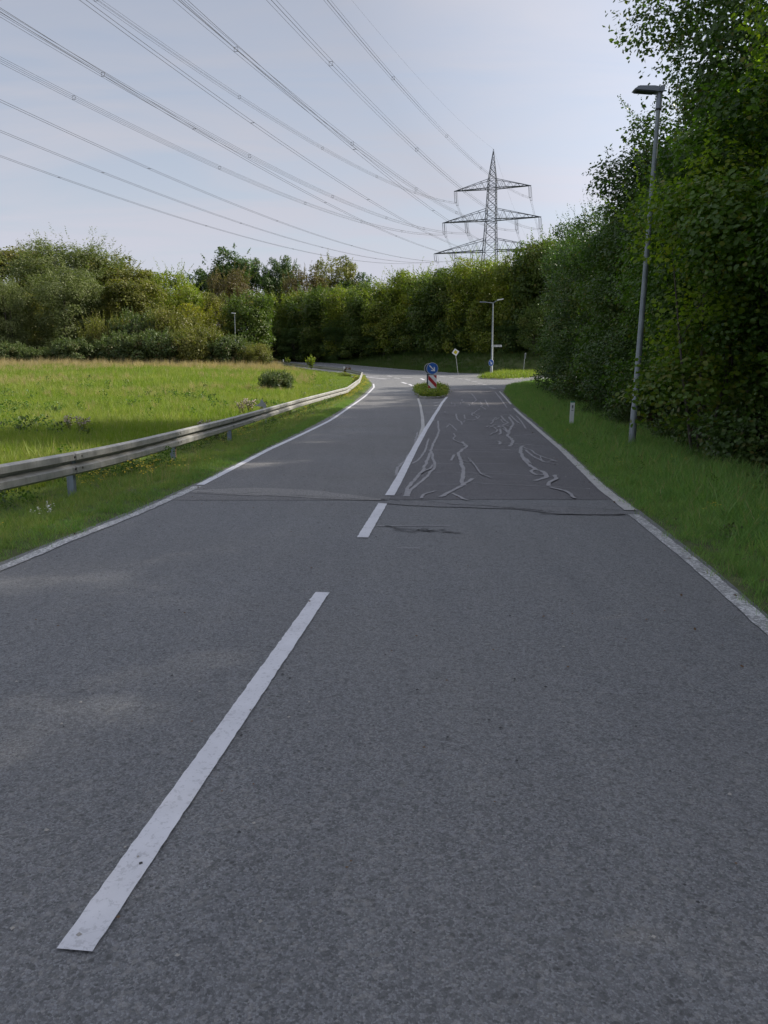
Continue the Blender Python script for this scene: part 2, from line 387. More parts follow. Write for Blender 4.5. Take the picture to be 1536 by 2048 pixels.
# ------------------------------------------------------------------ ground and road sheets
def grid_mesh(name, X, Y, Z, m):
    r, c = X.shape
    me = bpy.data.meshes.new(name)
    v = np.stack([X, Y, Z], -1).reshape(-1, 3)
    idx = np.arange(r * c).reshape(r, c)
    q = np.stack([idx[:-1, :-1], idx[:-1, 1:], idx[1:, 1:], idx[1:, :-1]], -1).reshape(-1, 4)
    me.vertices.add(len(v)); me.vertices.foreach_set('co', v.ravel())
    me.loops.add(q.size); me.loops.foreach_set('vertex_index', q.ravel().astype(np.int32))
    me.polygons.add(len(q)); me.polygons.foreach_set('loop_start', np.arange(0, q.size, 4, dtype=np.int32)); me.polygons.foreach_set('loop_total', np.full(len(q), 4, np.int32))
    me.polygons.foreach_set('use_smooth', np.ones(len(q), bool))
    me.update(calc_edges=True); me.validate(); me.materials.append(m); return me
ys = np.concatenate([np.arange(-40, 60, .5), np.arange(60, 160, .75), np.arange(160, 260, 5), [260, 330, 450, 650, 1000, 1800]])
offs = np.array([0, .12, .25, .45, .8, 1.2, 1.8, 2.5, 3.5, 5, 7, 9, 12, 15, 19, 24, 30, 38, 48, 62, 80, 110, 160, 260, 500, 1200])
rows = []
for y in ys:
    a, b = float(xl(y)), float(xr(y))
    rows.append(np.concatenate([a - offs[::-1], a + (b - a) * np.array([.02, .05, .5, .95, .98]), b + offs]))
X = np.array(rows); Y = np.repeat(ys[:, None], X.shape[1], 1); Z = ground(X, Y)
g = link('ground', grid_mesh('ground', X, Y, Z, M_SOIL)); tag(g, kind='structure')

def sheet(name, m, fa, fb, y0, y1, dz, parent=None, ncol=14, dy=.5, wob=0.0):
    yy = np.arange(y0, y1 + 1e-6, dy); a = np.array([float(fa(y)) for y in yy]); b = np.array([float(fb(y)) for y in yy])
    if wob: a = a + rng.normal(0, wob, len(yy)); b = b + rng.normal(0, wob, len(yy))
    t = np.linspace(0, 1, ncol)[None, :]
    X = a[:, None] * (1 - t) + b[:, None] * t; Y = np.repeat(yy[:, None], ncol, 1)
    return link(name, grid_mesh(name, X, Y, prof(Y) + dz, m), parent)
road = sheet('road', M_ASPH, xl, xr, -40, 259, 0.0, None, 40); tag(road, kind='structure')

def resample(pts, step):
    pts = [np.array(p, float) for p in pts]; o = [pts[0]]
    for a, b in zip(pts[:-1], pts[1:]):
        n = max(1, int(math.ceil(np.linalg.norm(b - a) / step)))
        o += [a + (b - a) * k / n for k in range(1, n + 1)]
    return np.array(o)
def strip(name, pts, width, m, dz, step=.3, jag=0.0, parent=None, smooth=True):
    """flat band along a ground path"""
    p = resample(pts, step)
    if smooth and len(p) > 4:
        for _ in range(2):
            q = p.copy(); q[1:-1] = (p[:-2] + 2 * p[1:-1] + p[2:]) / 4; p = q
    t = np.gradient(p, axis=0); t /= np.linalg.norm(t, axis=1)[:, None] + 1e-9
    nrm = np.stack([-t[:, 1], t[:, 0]], 1)
    W = (np.array(width, float) if hasattr(width, '__len__') else np.full(len(p), float(width))) / 2
    if len(np.atleast_1d(W)) != len(p): W = np.interp(np.linspace(0, 1, len(p)), np.linspace(0, 1, len(W)), W)
    a = p + nrm * (W * (1 + rng.normal(0, jag, len(p))))[:, None]; b = p - nrm * (W * (1 + rng.normal(0, jag, len(p))))[:, None]
    X = np.stack([a[:, 0], b[:, 0]], 1); Y = np.stack([a[:, 1], b[:, 1]], 1)
    o = link(name, grid_mesh(name, X, Y, prof(Y) + dz, m), parent if parent else road)
    return o
def pix(*pts): return [G(*p) for p in pts]

# older cracked right lane, beyond the transverse joint, and the smoother left lane
cl_px = [(776, 1003), (800, 955), (832, 893), (850, 858), (868, 830), (884, 805), (897, 790)]
CLW = pix(*cl_px); _cly = [p[1] for p in CLW]; _clx = [p[0] for p in CLW]
def xc(y): return np.interp(y, _cly, _clx)
j0 = G(776, 1003)[1]
sheet('asphalt_lane', M_ASPH_OLD, lambda y: xc(y), lambda y: xr(y) - .02, j0 + .15, 58, .004, road, 10, .5)
sheet('asphalt_lane', M_ASPH_LEFT, lambda y: xl(y) + .02, lambda y: xc(y) - .02, j0 + .1, 52, .004, road, 10, .5)
# joint patch
strip('repair_patch', pix((385, 984), (460, 983), (560, 985), (650, 992), (764, 1001)), [.25, .85, .75, .55, .10], M_PATCH, .0085, .3, .08)
strip('repair_patch', pix((760, 1006), (850, 1008), (940, 1013), (1030, 1017), (1130, 1022), (1250, 1028)), [.10, .45, .25, .15, .60, .10], M_PATCH2, .0085, .3, .10)
for pp, wd in [([(395, 985), (470, 990), (520, 985)], .012), ([(560, 990), (700, 998), (770, 1003)], .012), ([(762, 1000), (860, 1003), (900, 1010), (960, 1012), (1060, 1020), (1110, 1026)], .025), ([(1020, 1014), (1130, 1014), (1240, 1022)], .012),
               ([(1080, 1028), (1180, 1031), (1260, 1030)], .03), ([(770, 1053), (800, 1058), (850, 1062), (880, 1064), (925, 1068)], .03), ([(785, 1060), (830, 1066), (890, 1060)], .02), ([(832, 1063), (846, 1057), (862, 1066)], .02)]:
    strip('road_crack', pix(*pp), wd, M_TAR, .012, .06, .9)
# painted markings ------------------------------------------------------
def dash(a, b, wd, m=M_PAINT, dz=.008, jag=.02):
    return strip('lane_dash', [a, b], wd, m, dz, .045, jag * 1.6)
dash(G(149, 1904), G(645, 1186), .118)
dash(G(725, 1076), G(766, 1007), .125)
strip('centre_line', pix((779, 992), (795, 965), (832, 893), (852, 858), (868, 832), (884, 806), (894, 794)), .14, M_PAINT, .012, .2, .03)
strip('centre_line', pix((838, 880), (846, 855), (845, 835), (841, 812), (836, 797)), .12, M_PAINT_GREY, .009, .2, .05)
lf = pix((-60, 1161), (0, 1139), (130, 1084), (266, 1031), (330, 1003), (396, 973))
strip('edge_line', [(_le[0][0] + .25, -38)] + lf[:1] + lf[1:], .13, M_PAINT_WORN, .008, .12, .10)
strip('edge_line', pix((400, 971), (470, 935), (537, 900), (600, 871), (659, 842), (700, 814), (730, 793), (748, 775), (747, 768)), .13, M_PAINT, .012, .2, .04)
rt = pix((1536, 1256), (1400, 1136), (1268, 1030))
strip('edge_line', [(_re[0][0] - .22, -38)] + rt, .135, M_PAINT_WORN, .008, .12, .05)
strip('edge_line', pix((1262, 1022), (1206, 979), (1122, 898), (1060, 845), (1028, 817)), [.16, .15, .13, .12, .12], M_PAINT_GREY, .012, .2, .05)
strip('edge_line', pix((1022, 809), (1010, 795), (999, 783)), .10, M_PAINT_GREY, .012, .2, .05)
# hatching between the merging lines
for i, (x0, y0, x1, y1) in enumerate([(868, 806, 890, 803), (868, 812, 886, 809), (868, 817, 882, 815), (872, 822, 880, 820), (862, 842, 868, 840)]):
    strip('hatch_stroke', pix((x0, y0), (x1, y1)), .10, M_PAINT_GREY, .009, .1, .1)
# junction markings
for (x0, y0, x1, y1) in [(983, 778, 992, 777.6), (979, 775.3, 986, 775), (972, 772.5, 979, 772.3), (964, 769.6, 972, 769.4), (955, 766.6, 964, 766.5), (944, 763, 954, 763.4), (930, 759.5, 941, 760.5), (915, 757.5, 925, 758), (898, 755, 908, 755.6), (879, 753, 891, 754)]:
    dash(G(x0, y0), G(x1, y1), .28 if x0 > 940 else .2)
for (x0, y0, x1, y1) in [(818, 768.5, 826, 772), (804, 764.5, 813, 767.5), (842, 757, 848, 760), (803, 754.5, 825, 755.5), (788, 756, 800, 757), (765, 757, 781, 757), (741, 753, 757, 752.5), (775, 752, 784, 753)]:
    dash(G(x0, y0), G(x1, y1), .24)
strip('edge_line', pix((724, 752.5), (745, 755.5), (772, 758.5)), .22, M_PAINT, .012, .4, .02)
fe = [(xr(y) - .45, y) for y in np.arange(92, 250, 2.0)]
strip('edge_line', fe, .20, M_PAINT, .012, 1.0, .02)
for k in range(9):
    y0 = 98 + k * 9.0
    dash((xl(y0) * .52 + xr(y0) * .48, y0), (xl(y0 + 4) * .52 + xr(y0 + 4) * .48, y0 + 4), .16)
# crack sealing bands on the right lane
SEALS = [([(876, 842), (878, 862), (874, 875), (866, 890), (862, 902), (858, 912), (851, 930), (846, 942), (830, 960), (815, 975), (811, 994)], .09),
 ([(862, 902), (869, 928), (866, 940), (845, 962), (822, 980), (815, 994)], .08), ([(857, 878), (850, 905), (840, 918), (826, 928)], .07),
 ([(835, 865), (828, 895), (812, 920), (796, 935), (794, 948), (792, 952)], .08), ([(797, 930), (806, 926), (812, 928)], .06),
 ([(924, 884), (933, 893), (916, 908), (923, 922), (926, 945), (924, 965), (928, 972)], .11), ([(946, 958), (930, 968), (904, 982), (882, 995)], .10), ([(908, 910), (902, 922)], .08),
 ([(871, 983), (848, 990), (842, 998)], .07), ([(906, 988), (936, 1002)], .07),
 ([(1045, 892), (1040, 905), (1052, 925), (1068, 938), (1088, 945), (1092, 955), (1070, 963)], .12), ([(1050, 900), (1068, 915), (1090, 925), (1108, 922)], .08),
 ([(1052, 918), (1062, 930), (1046, 920)], .07), ([(1068, 938), (1062, 945), (1075, 952), (1092, 950)], .09), ([(1080, 912), (1085, 925), (1120, 930)], .04), ([(1040, 893), (1060, 900), (1078, 912), (1115, 924)], .06),
 ([(1018, 834), (1027, 848), (1020, 860), (1015, 872), (1024, 880), (1026, 886), (1020, 894)], .12), ([(1002, 832), (1010, 842), (1016, 846), (1006, 852), (994, 856)], .11), ([(1002, 830), (1020, 830), (1030, 840), (1040, 848)], .10),
 ([(1032, 832), (1042, 842), (1048, 852), (1052, 858)], .08), ([(976, 843), (988, 842), (998, 836)], .09), ([(978, 856), (990, 850), (1010, 851), (1030, 856)], .08), ([(1000, 858), (1002, 866), (998, 870)], .10), ([(995, 883), (1002, 886), (998, 890)], .10),
 ([(912, 828), (915, 840), (922, 844), (924, 850)], .09), ([(929, 830), (930, 838), (944, 842), (955, 838), (960, 832)], .08), ([(960, 818), (950, 824), (948, 828), (958, 832)], .07), ([(945, 840), (930, 842), (925, 846)], .06),
 ([(898, 848), (904, 852), (914, 862)], .07), ([(893, 856), (898, 850)], .07), ([(943, 788), (950, 796), (953, 801), (948, 804)], .10), ([(970, 800), (977, 814)], .10), ([(960, 804), (966, 810)], .07), ([(937, 808), (940, 812), (934, 814)], .08),
 ([(990, 784), (1000, 795), (1006, 805), (1014, 816)], .10), ([(994, 790), (1002, 800)], .08), ([(1110, 952), (1112, 960), (1098, 966), (1095, 974)], .10), ([(1098, 976), (1135, 985), (1150, 998)], .08), ([(1155, 995), (1168, 1004), (1152, 1012)], .08), ([(1160, 1030), (1165, 1045), (1158, 1055)], .10),
 ([(795, 1100), (840, 1099)], .02), ([(1140, 848), (1150, 852)], .03)]
for si_, (pp, wd) in enumerate(SEALS):
    if pp[0][0] > 1130: continue
    q = pix(*pp); q = resample(q, .18); q = q + rng.normal(0, .012, q.shape)
    strip('crack_seal', q, wd * .66, M_SEAL, .010 + .0003 * si_, .12, .16)
for pp in [[(820, 945), (900, 946), (980, 948), (1070, 952)], [(940, 966), (1010, 970), (1100, 974), (1180, 978)], [(866, 902), (940, 903), (1024, 906)], [(876, 882), (930, 883), (1000, 884), (1090, 893)], [(880, 863), (960, 864), (1020, 865)],
           [(884, 850), (930, 849), (1050, 850)], [(1000, 901), (1040, 898)], [(750, 1053), (820, 1052), (900, 1052)], [(892, 828), (960, 829), (1036, 829)], [(880, 818), (1000, 819)], [(970, 887), (1060, 889)], [(1028, 872), (1070, 868)]]:
    strip('crack_seal', pix(*pp), .03, M_SEAL, .0078, .2, .5)

rc = np.random.default_rng(31)
for i in range(15):
    y0 = 12.5 + 30 * rc.uniform() ** 1.2; f = rc.uniform(.08, .93); n = rc.integers(4, 9); pts_ = []
    for k in range(n):
        y_ = y0 + k * rc.uniform(.25, .55) * (1 + y0 * .02); f += rc.normal(0, .028); f = min(.95, max(.05, f)); xa, xb = float(xc(y_)), float(xr(y_)); pts_.append((xa + .15 + (xb - xa - .4) * f, y_))
    strip('crack_seal', pts_, rc.uniform(.03, .07), M_SEAL, .0212 + .0003 * i, .1, .22)
for i in range(20):
    y_ = 12.4 + i * 1.35 + rc.normal(0, .3); f0 = rc.uniform(0, .45); f1 = min(.97, f0 + rc.uniform(.2, .7)); xa, xb = float(xc(y_)), float(xr(y_)) - .3
    strip('crack_seal', [(xa + .1 + (xb - xa) * (f0 + (f1 - f0) * k / 5), y_ + rc.normal(0, .04)) for k in range(6)], rc.uniform(.018, .035), M_SEAL, .0066, .15, .5)
def grit():
    r = np.random.default_rng(5); b = MB(); n = 420
    for i in range(n):
        y = 2 + 26 * r.uniform() ** 1.6; x = r.uniform(float(xl(y)) + .3, float(xr(y)) - .3); s = r.uniform(.004, .011) * (1 + y * .03); a = r.uniform(0, 6.28); z = float(prof(y)) + .009
        vs = [(x + math.cos(a + k) * s * r.uniform(.6, 1.2), y + math.sin(a + k) * s * r.uniform(.6, 1.2), z) for k in (0, 1.5, 3, 4.6)] + [(x, y, z + s * .6)]
        b.add(vs, [(0, 1, 4), (1, 2, 4), (2, 3, 4), (3, 0, 4)], int(r.integers(0, 3)))
    o = b.build('road_grit', [mat('grit_pale', (.38, .36, .33), .8), mat('grit_dark', (.06, .06, .06), .8), mat('grit_brown', (.16, .10, .06), .8)]); tag(o, kind='stuff')
grit()
# ------------------------------------------------------------------ vegetation generator
LEAF6 = (np.array([(0, 0, 0), (.40, .30, .10), (.34, .74, .10), (0, 1, -.05), (-.34, .74, .10), (-.40, .30, .10)]), [(0, 1, 2, 3), (0, 3, 4, 5)])
LEAF4 = (np.array([(0, 0, 0), (.36, .5, .08), (0, 1, 0), (-.36, .5, .08)]), [(0, 1, 2), (0, 2, 3)])
NARROW = (np.array([(0, 0, 0), (.16, .45, .04), (0, 1, 0), (-.16, .45, .04)]), [(0, 1, 2), (0, 2, 3)])
def unit(v): return v / (np.linalg.norm(v, axis=-1, keepdims=True) + 1e-9)
def leaves_mesh(name, P, Nrm, Dr, S, tint, clump, tpl, m):
    """one mesh of leaves: P positions, Nrm face normals, Dr growth directions, S sizes"""
    tv, tf = tpl
    Nrm = unit(Nrm); Dr = unit(Dr - Nrm * (Dr * Nrm).sum(1, keepdims=True)); Sd = np.cross(Dr, Nrm)
    V = P[:, None, :] + S[:, None, None] * (tv[None, :, 0:1] * Sd[:, None, :] + tv[None, :, 1:2] * Dr[:, None, :] + tv[None, :, 2:3] * Nrm[:, None, :])
    n, k = len(P), len(tv); V = V.reshape(-1, 3)
    c = len(tf[0]); f = np.array(tf)[None] + (np.arange(n) * k)[:, None, None]; f = f.reshape(-1, c)
    me = bpy.data.meshes.new(name); me.vertices.add(len(V)); me.vertices.foreach_set('co', V.ravel())
    me.loops.add(f.size); me.loops.foreach_set('vertex_index', f.ravel().astype(np.int32))
    me.polygons.add(len(f)); me.polygons.foreach_set('loop_start', np.arange(0, f.size, c, dtype=np.int32)); me.polygons.foreach_set('loop_total', np.full(len(f), c, np.int32))
    me.update(calc_edges=True)
    for nm, val in (('tint', tint), ('clump', clump)):
        a = me.attributes.new(nm, 'FLOAT', 'POINT'); a.data.foreach_set('value', np.repeat(val, k).astype(np.float32))
    me.materials.append(m); return me
def crown(r, rx, ry, z0, z1, nlobe, nleaf, size, tpl, m, lobe=.36, shoots=0, shoot_len=1.2, top=.0, droop=.0, name='crown', flat=.0, gap=.0, skirt=0.0, col=0.0):
    """leaf crown of many leafy clumps in an uneven ellipsoid-like volume"""
    cz = (z0 + z1) / 2; rz = (z1 - z0) / 2
    d = unit(r.normal(size=(nlobe, 3)))
    rad = r.uniform(.45, .86, nlobe)
    Cn = d * rad[:, None] * np.array([rx, ry, rz]) 
    if col:                                              # fuller, column-like body that reaches the ground
        u = r.uniform(-.95, .88, nlobe); sel = r.uniform(0, 1, nlobe) < col
        an = r.uniform(0, 6.28, nlobe); q_ = np.sqrt(r.uniform(.25, .72, nlobe)) * np.sqrt(1 - np.clip(u, 0, 1) ** 3.0)
        Cn[sel] = np.stack([np.cos(an) * q_ * rx, np.sin(an) * q_ * ry, u * rz], 1)[sel]
    prof_ = 1 - top * np.clip(Cn[:, 2] / rz, -1, 1)        # narrower towards the top
    Cn[:, :2] *= prof_[:, None]
    if skirt: Cn[:, :2] *= (1 + skirt * np.clip(-Cn[:, 2] / rz, 0, 1))[:, None]
    Cn[:, 2] += cz
    LR = (rx + ry) / 2 * lobe * r.uniform(.6, 1.3, nlobe)
    cl = r.uniform(0, 1, nlobe)
    w_ = LR ** 2; w_ /= w_.sum()
    li = r.choice(nlobe, nleaf, p=w_)
    dd = unit(r.normal(size=(nleaf, 3)) + np.array([0, 0, .25]))
    # lumpy lobe radius
    ph = r.uniform(0, 6.28, (nlobe, 3))[li]
    lump = 1 + .22 * np.sin(dd[:, 0] * 5 + ph[:, 0]) * np.sin(dd[:, 1] * 5 + ph[:, 1]) + .15 * np.sin(dd[:, 2] * 9 + ph[:, 2])
    rr = np.clip(1 - np.abs(r.normal(0, .22, nleaf)), .1, 1.0) * lump + r.normal(0, .05, nleaf)
    P = Cn[li] + dd * (LR[li] * rr)[:, None] * np.array([1, 1, .85 - flat])
    ok = P[:, 2] > z0 - .3
    P, dd, li = P[ok], dd[ok], li[ok]
    n = len(P)
    out_ = unit(P - np.array([0, 0, cz]))
    Nrm = unit(dd * .7 + out_ * .3 + np.array([0, 0, .55]) + r.normal(0, .55, (n, 3)))
    Dr = unit(dd + r.normal(0, .6, (n, 3)) + np.array([0, 0, -droop]))
    S = size * r.uniform(.65, 1.25, n); T = r.uniform(0, 1, n); Cc = np.clip(cl[li] + r.normal(0, .10, n), 0, 1)
    parts = [(P, Nrm, Dr, S, T, Cc)]
    if shoots:
        a = r.uniform(0, 6.28, shoots); zz = r.uniform(.2, 1.0, shoots)
        bx = np.cos(a) * rx * np.sqrt(1 - (zz * .95) ** 2) * .95; by = np.sin(a) * ry * np.sqrt(1 - (zz * .95) ** 2) * .95
        base = np.stack([bx * (1 - top * zz), by * (1 - top * zz), cz + rz * zz * .9], 1)
        dirs = unit(np.stack([np.cos(a) * .5, np.sin(a) * .5, np.full(shoots, 1.1)], 1) + r.normal(0, .25, (shoots, 3)))
        ln = shoot_len * r.uniform(.5, 1.5, shoots); per = 26
        t = np.tile(np.linspace(.0, 1, per), shoots); si = np.repeat(np.arange(shoots), per)
        Pp = base[si] + dirs[si] * (ln[si] * t)[:, None] + r.normal(0, size * .35, (len(si), 3)) * (1.2 - t)[:, None]
        Nn = unit(r.normal(size=(len(si), 3)) + np.array([0, 0, .4])); Dd = unit(dirs[si] + r.normal(0, .6, (len(si), 3)))
        parts.append((Pp, Nn, Dd, size * (1.05 - .5 * t) * r.uniform(.7, 1.1, len(si)), r.uniform(0, 1, len(si)), np.full(len(si), .6)))
    cat_ = [np.concatenate([p_[i] for p_ in parts]) for i in range(6)]
    return leaves_mesh(name, *cat_[:4], cat_[4], cat_[5], tpl, m), Cn, LR
def trunk_mesh(r, Cn, z0, rad, nstem=1, spread=.3, nl=16, name='trunk', mt=None):
    b = MB()
    zc = Cn[:, 2].max() * .75
    stems = []
    for k in range(nstem):
        a = r.uniform(0, 6.28); s = spread * (0 if nstem == 1 else 1)
        p0 = Vector((math.cos(a) * s * .5, math.sin(a) * s * .5, -.3)); p1 = Vector((math.cos(a) * s * 3 + r.normal(0, .2), math.sin(a) * s * 3 + r.normal(0, .2), zc))
        mid = (p0 + p1) / 2 + Vector((r.normal(0, .2), r.normal(0, .2), 0))
        pts = [p0, p0.lerp(mid, .5), mid, mid.lerp(p1, .6), p1]; stems.append(pts)
        b.tube(pts, [rad * 1.25, rad, rad * .8, rad * .5, rad * .15], 7)
    for i in r.choice(len(Cn), min(nl, len(Cn)), replace=False):
        st = stems[r.integers(len(stems))]; c = Vector(Cn[i])
        t = min(.9, max(.25, (c.z / zc) * .62)); k = t * 4; k0 = int(k); q = st[k0].lerp(st[min(k0 + 1, 4)], k - k0)
        m_ = q.lerp(c, .5) + Vector((0, 0, .08 * (c - q).length))
        b.tube([q, m_, c], [rad * .38, rad * .22, rad * .06], 5, False)
    return b.mesh(name, mt or M_BARK)
class Kind:
    def __init__(s, nm, seed, mt, nvar=2, rad=.18, nstem=1, **kw):
        s.nm = nm; s.v = []
        for k in range(nvar):
            r = np.random.default_rng(seed * 10 + k)
            cm, Cn, LR = crown(r, m=mt, **kw)
            s.v.append((cm, trunk_mesh(r, Cn, 0, rad, nstem, nl=18), kw['rx'], kw['z1']))
        s.i = 0
    def put(s, x, y, height, width, label, cat='tree', group=None, var=None, rz=None, z=None, name=None):
        cm, tm, rx, z1 = s.v[(s.i if var is None else var) % len(s.v)]; s.i += 1
        zz = float(ground(x, y)) if z is None else z
        e = empty(name or s.nm, (x, y, zz - .05), label, cat, group, rng.uniform(0, 6.28) if rz is None else rz)
        e.scale = (width / (2 * rx), width / (2 * rx), height / z1)
        link('crown', cm, e); link('trunk', tm, e); return e

# near right-hand shrubs: real leaf size, rounded leaves
K_HAZ = Kind('hazel_shrub', 1, M_HAZEL, 3, .07, 5, rx=3.0, ry=3.0, z0=1.0, z1=9.0, nlobe=70, nleaf=44000, size=.100, tpl=LEAF6, lobe=.26, shoots=40, shoot_len=1.3, col=0.4)
K_HAZD = Kind('hedge_shrub', 2, M_DARK, 2, .07, 5, rx=3.0, ry=3.0, z0=0.2, z1=11.0, nlobe=76, nleaf=42000, size=.12, tpl=LEAF4, lobe=.27, shoots=50, shoot_len=1.2, col=0.6)
K_TALL = Kind('tall_tree', 3, M_DARK, 2, .24, 1, rx=5.0, ry=5.0, z0=5.5, z1=21.0, nlobe=90, nleaf=64000, size=.165, tpl=LEAF4, lobe=.28, shoots=70, shoot_len=1.2, top=.15)
K_THIN = Kind('tall_tree', 23, M_HAZEL, 2, .22, 1, rx=5.0, ry=5.0, z0=5.5, z1=21.0, nlobe=60, nleaf=30000, size=.17, tpl=LEAF4, lobe=.22, shoots=50, shoot_len=1.2, top=.1)  # crowns kept sparse to let sun dapples through to the road
K_LIME = Kind('lime_tree', 4, M_HAZEL_LIT, 1, .2, 2, rx=4.2, ry=4.2, z0=3.0, z1=15.0, nlobe=80, nleaf=46000, size=.13, tpl=LEAF6, lobe=.26, shoots=50, shoot_len=1.2)
# far kinds
K_HEDGE = Kind('hedge_tree', 5, M_HEDGE, 3, .1, 4, rx=4.2, ry=4.2, z0=.3, z1=12.0, nlobe=80, nleaf=22000, size=.30, tpl=LEAF4, lobe=0.28, shoots=60, shoot_len=1.7, skirt=.15, col=0.75)
K_HEDGEY = Kind('hedge_tree', 6, M_HEDGE_Y, 2, .1, 4, rx=4.2, ry=4.2, z0=.3, z1=12.0, nlobe=80, nleaf=22000, size=.28, tpl=LEAF4, lobe=0.28, shoots=80, shoot_len=2.0, skirt=.1, col=0.75)
K_WIL = Kind('willow_tree', 7, M_WILLOW, 2, .25, 3, rx=6.0, ry=6.0, z0=.5, z1=17.0, nlobe=110, nleaf=42000, size=.38, tpl=NARROW, lobe=.26, shoots=160, shoot_len=2.4, col=0.7)
K_OLI = Kind('broadleaf_tree', 8, M_OLIVE, 2, .3, 1, rx=6.0, ry=6.0, z0=0.3, z1=16.0, nlobe=110, nleaf=30000, size=.34, tpl=LEAF4, lobe=0.23, shoots=30, shoot_len=1.3, col=0.7)
K_BRN = Kind('autumn_tree', 9, M_BROWN, 1, .25, 2, rx=5.0, ry=5.0, z0=0.5, z1=15.0, nlobe=70, nleaf=20000, size=.28, tpl=LEAF4, lobe=.26, shoots=60, shoot_len=1.8, col=0.5)
K_OAK = Kind('oak_tree', 10, M_DARK, 2, .35, 1, rx=5.0, ry=5.0, z0=5.0, z1=21.0, nlobe=60, nleaf=15000, size=.36, tpl=LEAF4, lobe=.24, shoots=16, shoot_len=1.0)
K_BRA = Kind('bramble_thicket', 11, M_BRAMBLE, 3, .03, 6, rx=4.5, ry=4.0, z0=-.6, z1=5.0, nlobe=110, nleaf=24000, size=0.3, tpl=LEAF4, lobe=0.2, shoots=120, shoot_len=.9, skirt=.2)
K_BRB = Kind('bramble_thicket', 15, M_OLIVE, 2, .03, 6, rx=4.5, ry=4.0, z0=-.6, z1=5.0, nlobe=90, nleaf=20000, size=.24, tpl=LEAF4, lobe=.20, shoots=160, shoot_len=1.3, skirt=.2, col=.3)
K_YEL = Kind('yellow_bush', 12, M_YELLOW, 1, .06, 4, rx=3.5, ry=3.5, z0=.0, z1=7.0, nlobe=50, nleaf=11000, size=.24, tpl=LEAF4, lobe=.30, shoots=60, shoot_len=1.1, col=0.6)

# ------------------------------------------------------------------ right-hand roadside hedge and trees
GH = 'shrubs of the right-hand roadside hedge'
RH = [  # y, x offset from road edge, height, width, kind, label
 (3.5, 6.4, 9.2, 6.8, K_HAZ, 'leafy hazel shrub beside the camera, right of the road, heightened to shade it'),  # unseen shrub, raised to cut a sun patch on the near road
 (8.5, 6.3, 9.3, 6.8, K_HAZ, 'hazel shrub just outside the picture at the right road verge, heightened to shade the road'),  # also unseen and raised against the same sun patch
 (13.0, 6.3, 8.8, 6.6, K_HAZ, 'closest hazel shrub at the right edge of the picture with large round leaves'),
 (16.8, 5.3, 8.8, 7.2, K_HAZ, 'round-leaved hazel shrub right of and in front of the lamp post'),
 (21.0, 5.3, 8.8, 6.8, K_HAZ, 'hazel shrub directly behind the near lamp post, its leaves over the pole'),
 (25.0, 5.5, 9.2, 6.6, K_HAZ, 'hedge shrub behind and left of the near lamp post'),
 (29.0, 5.9, 9.4, 6.0, K_HAZD, 'dark hedge shrub beside the white and green marker post'),
 (33.5, 5.8, 9.8, 6.2, K_HAZD, 'dark green hedge shrub beyond the white and green marker post'),
 (38.5, 5.8, 10.2, 6.6, K_HAZ, 'fresh green hedge shrub halfway along the right verge'),
 (44.0, 5.8, 11.0, 7.0, K_HAZD, 'dark hedge shrub past the middle of the right verge'),
 (50.0, 5.9, 11.8, 7.2, K_HAZD, 'tall dark hedge shrub two before the side road corner'),
 (56.5, 6.0, 12.6, 7.4, K_HAZD, 'tall dark hedge shrub one before the side road corner'),
 (63.0, 6.6, 12.6, 7.4, K_HAZD, 'last dark hedge shrub on the right at the side road corner'),
]
for y, ox, h, wd, K, lab in RH:
    x = 2.05 + .118 * y + ox
    K.put(x, y, h, wd, lab, 'shrub', GH)
GS = 'second row of shrubs behind the roadside hedge'
K_BACK = Kind('thicket_shrub', 21, M_DARK, 2, .06, 5, rx=3.4, ry=3.4, z0=-.2, z1=9.0, nlobe=50, nleaf=16000, size=.24, tpl=LEAF4, lobe=.34, shoots=20, shoot_len=1.0, skirt=.25, col=0.8)
for i, (y, nm_) in enumerate([(9, 'beside the near road'), (14.5, 'right of the picture'), (20, 'behind the closest hazels'), (25.5, 'behind the near lamp post'), (31, 'behind the marker post'), (36.5, 'under the tallest tree'), (42.5, 'under the left tall tree'), (49, 'behind the far half of the hedge'), (56, 'near the far end of the hedge'), (63, 'at the far end of the hedge')]):
    K_BACK.put(2.05 + .118 * y + 11.2, y, 8.5, 8.2, 'dark thicket shrub in the second row ' + nm_, 'shrub', GS)
GT = 'tall trees behind the right-hand hedge'
for x, y, h, wd, K, lab in [
 (15.6, 31.5, 22.5, 12.4, K_TALL, 'tall dark-leaved tree towering above the lamp head'),
 (17.0, 21.5, 20, 12, K_THIN, 'tall dark tree at the top right corner behind the pale green one'),
 (10.9, 16.4, 13.5, 7.0, K_LIME, 'pale yellow-green sunlit tree at the upper right edge'),
 (16.0, 24.0, 15.0, 9.0, K_LIME, 'yellow-green tree right of the lamp pole behind the hazels'),
 (18.5, 41, 16.5, 11, K_TALL, 'dark tree left behind the tallest one, over the hedge'),
 (13.4, 35, 14.0, 8.6, K_HAZD, 'leafy dark tree left of the lamp head, below the tallest tree'),
 (16.5, 15.3, 17.5, 9, K_THIN, 'thin-crowned tree added outside the picture between two taller ones to shade the road'),  # unseen tree added to close the sunny gap between its neighbours
 (16, 9.5, 19, 11, K_THIN, 'tall dark tree outside the picture on the right, shading the near road'),
 (15, -2, 18, 11, K_THIN, 'tall dark tree beside the camera on the right'),
 (22.5, 52, 14, 10, K_TALL, 'dark tree behind the far half of the right hedge'),
]:
    K.put(x, y, h, wd, lab, 'tree', GT)

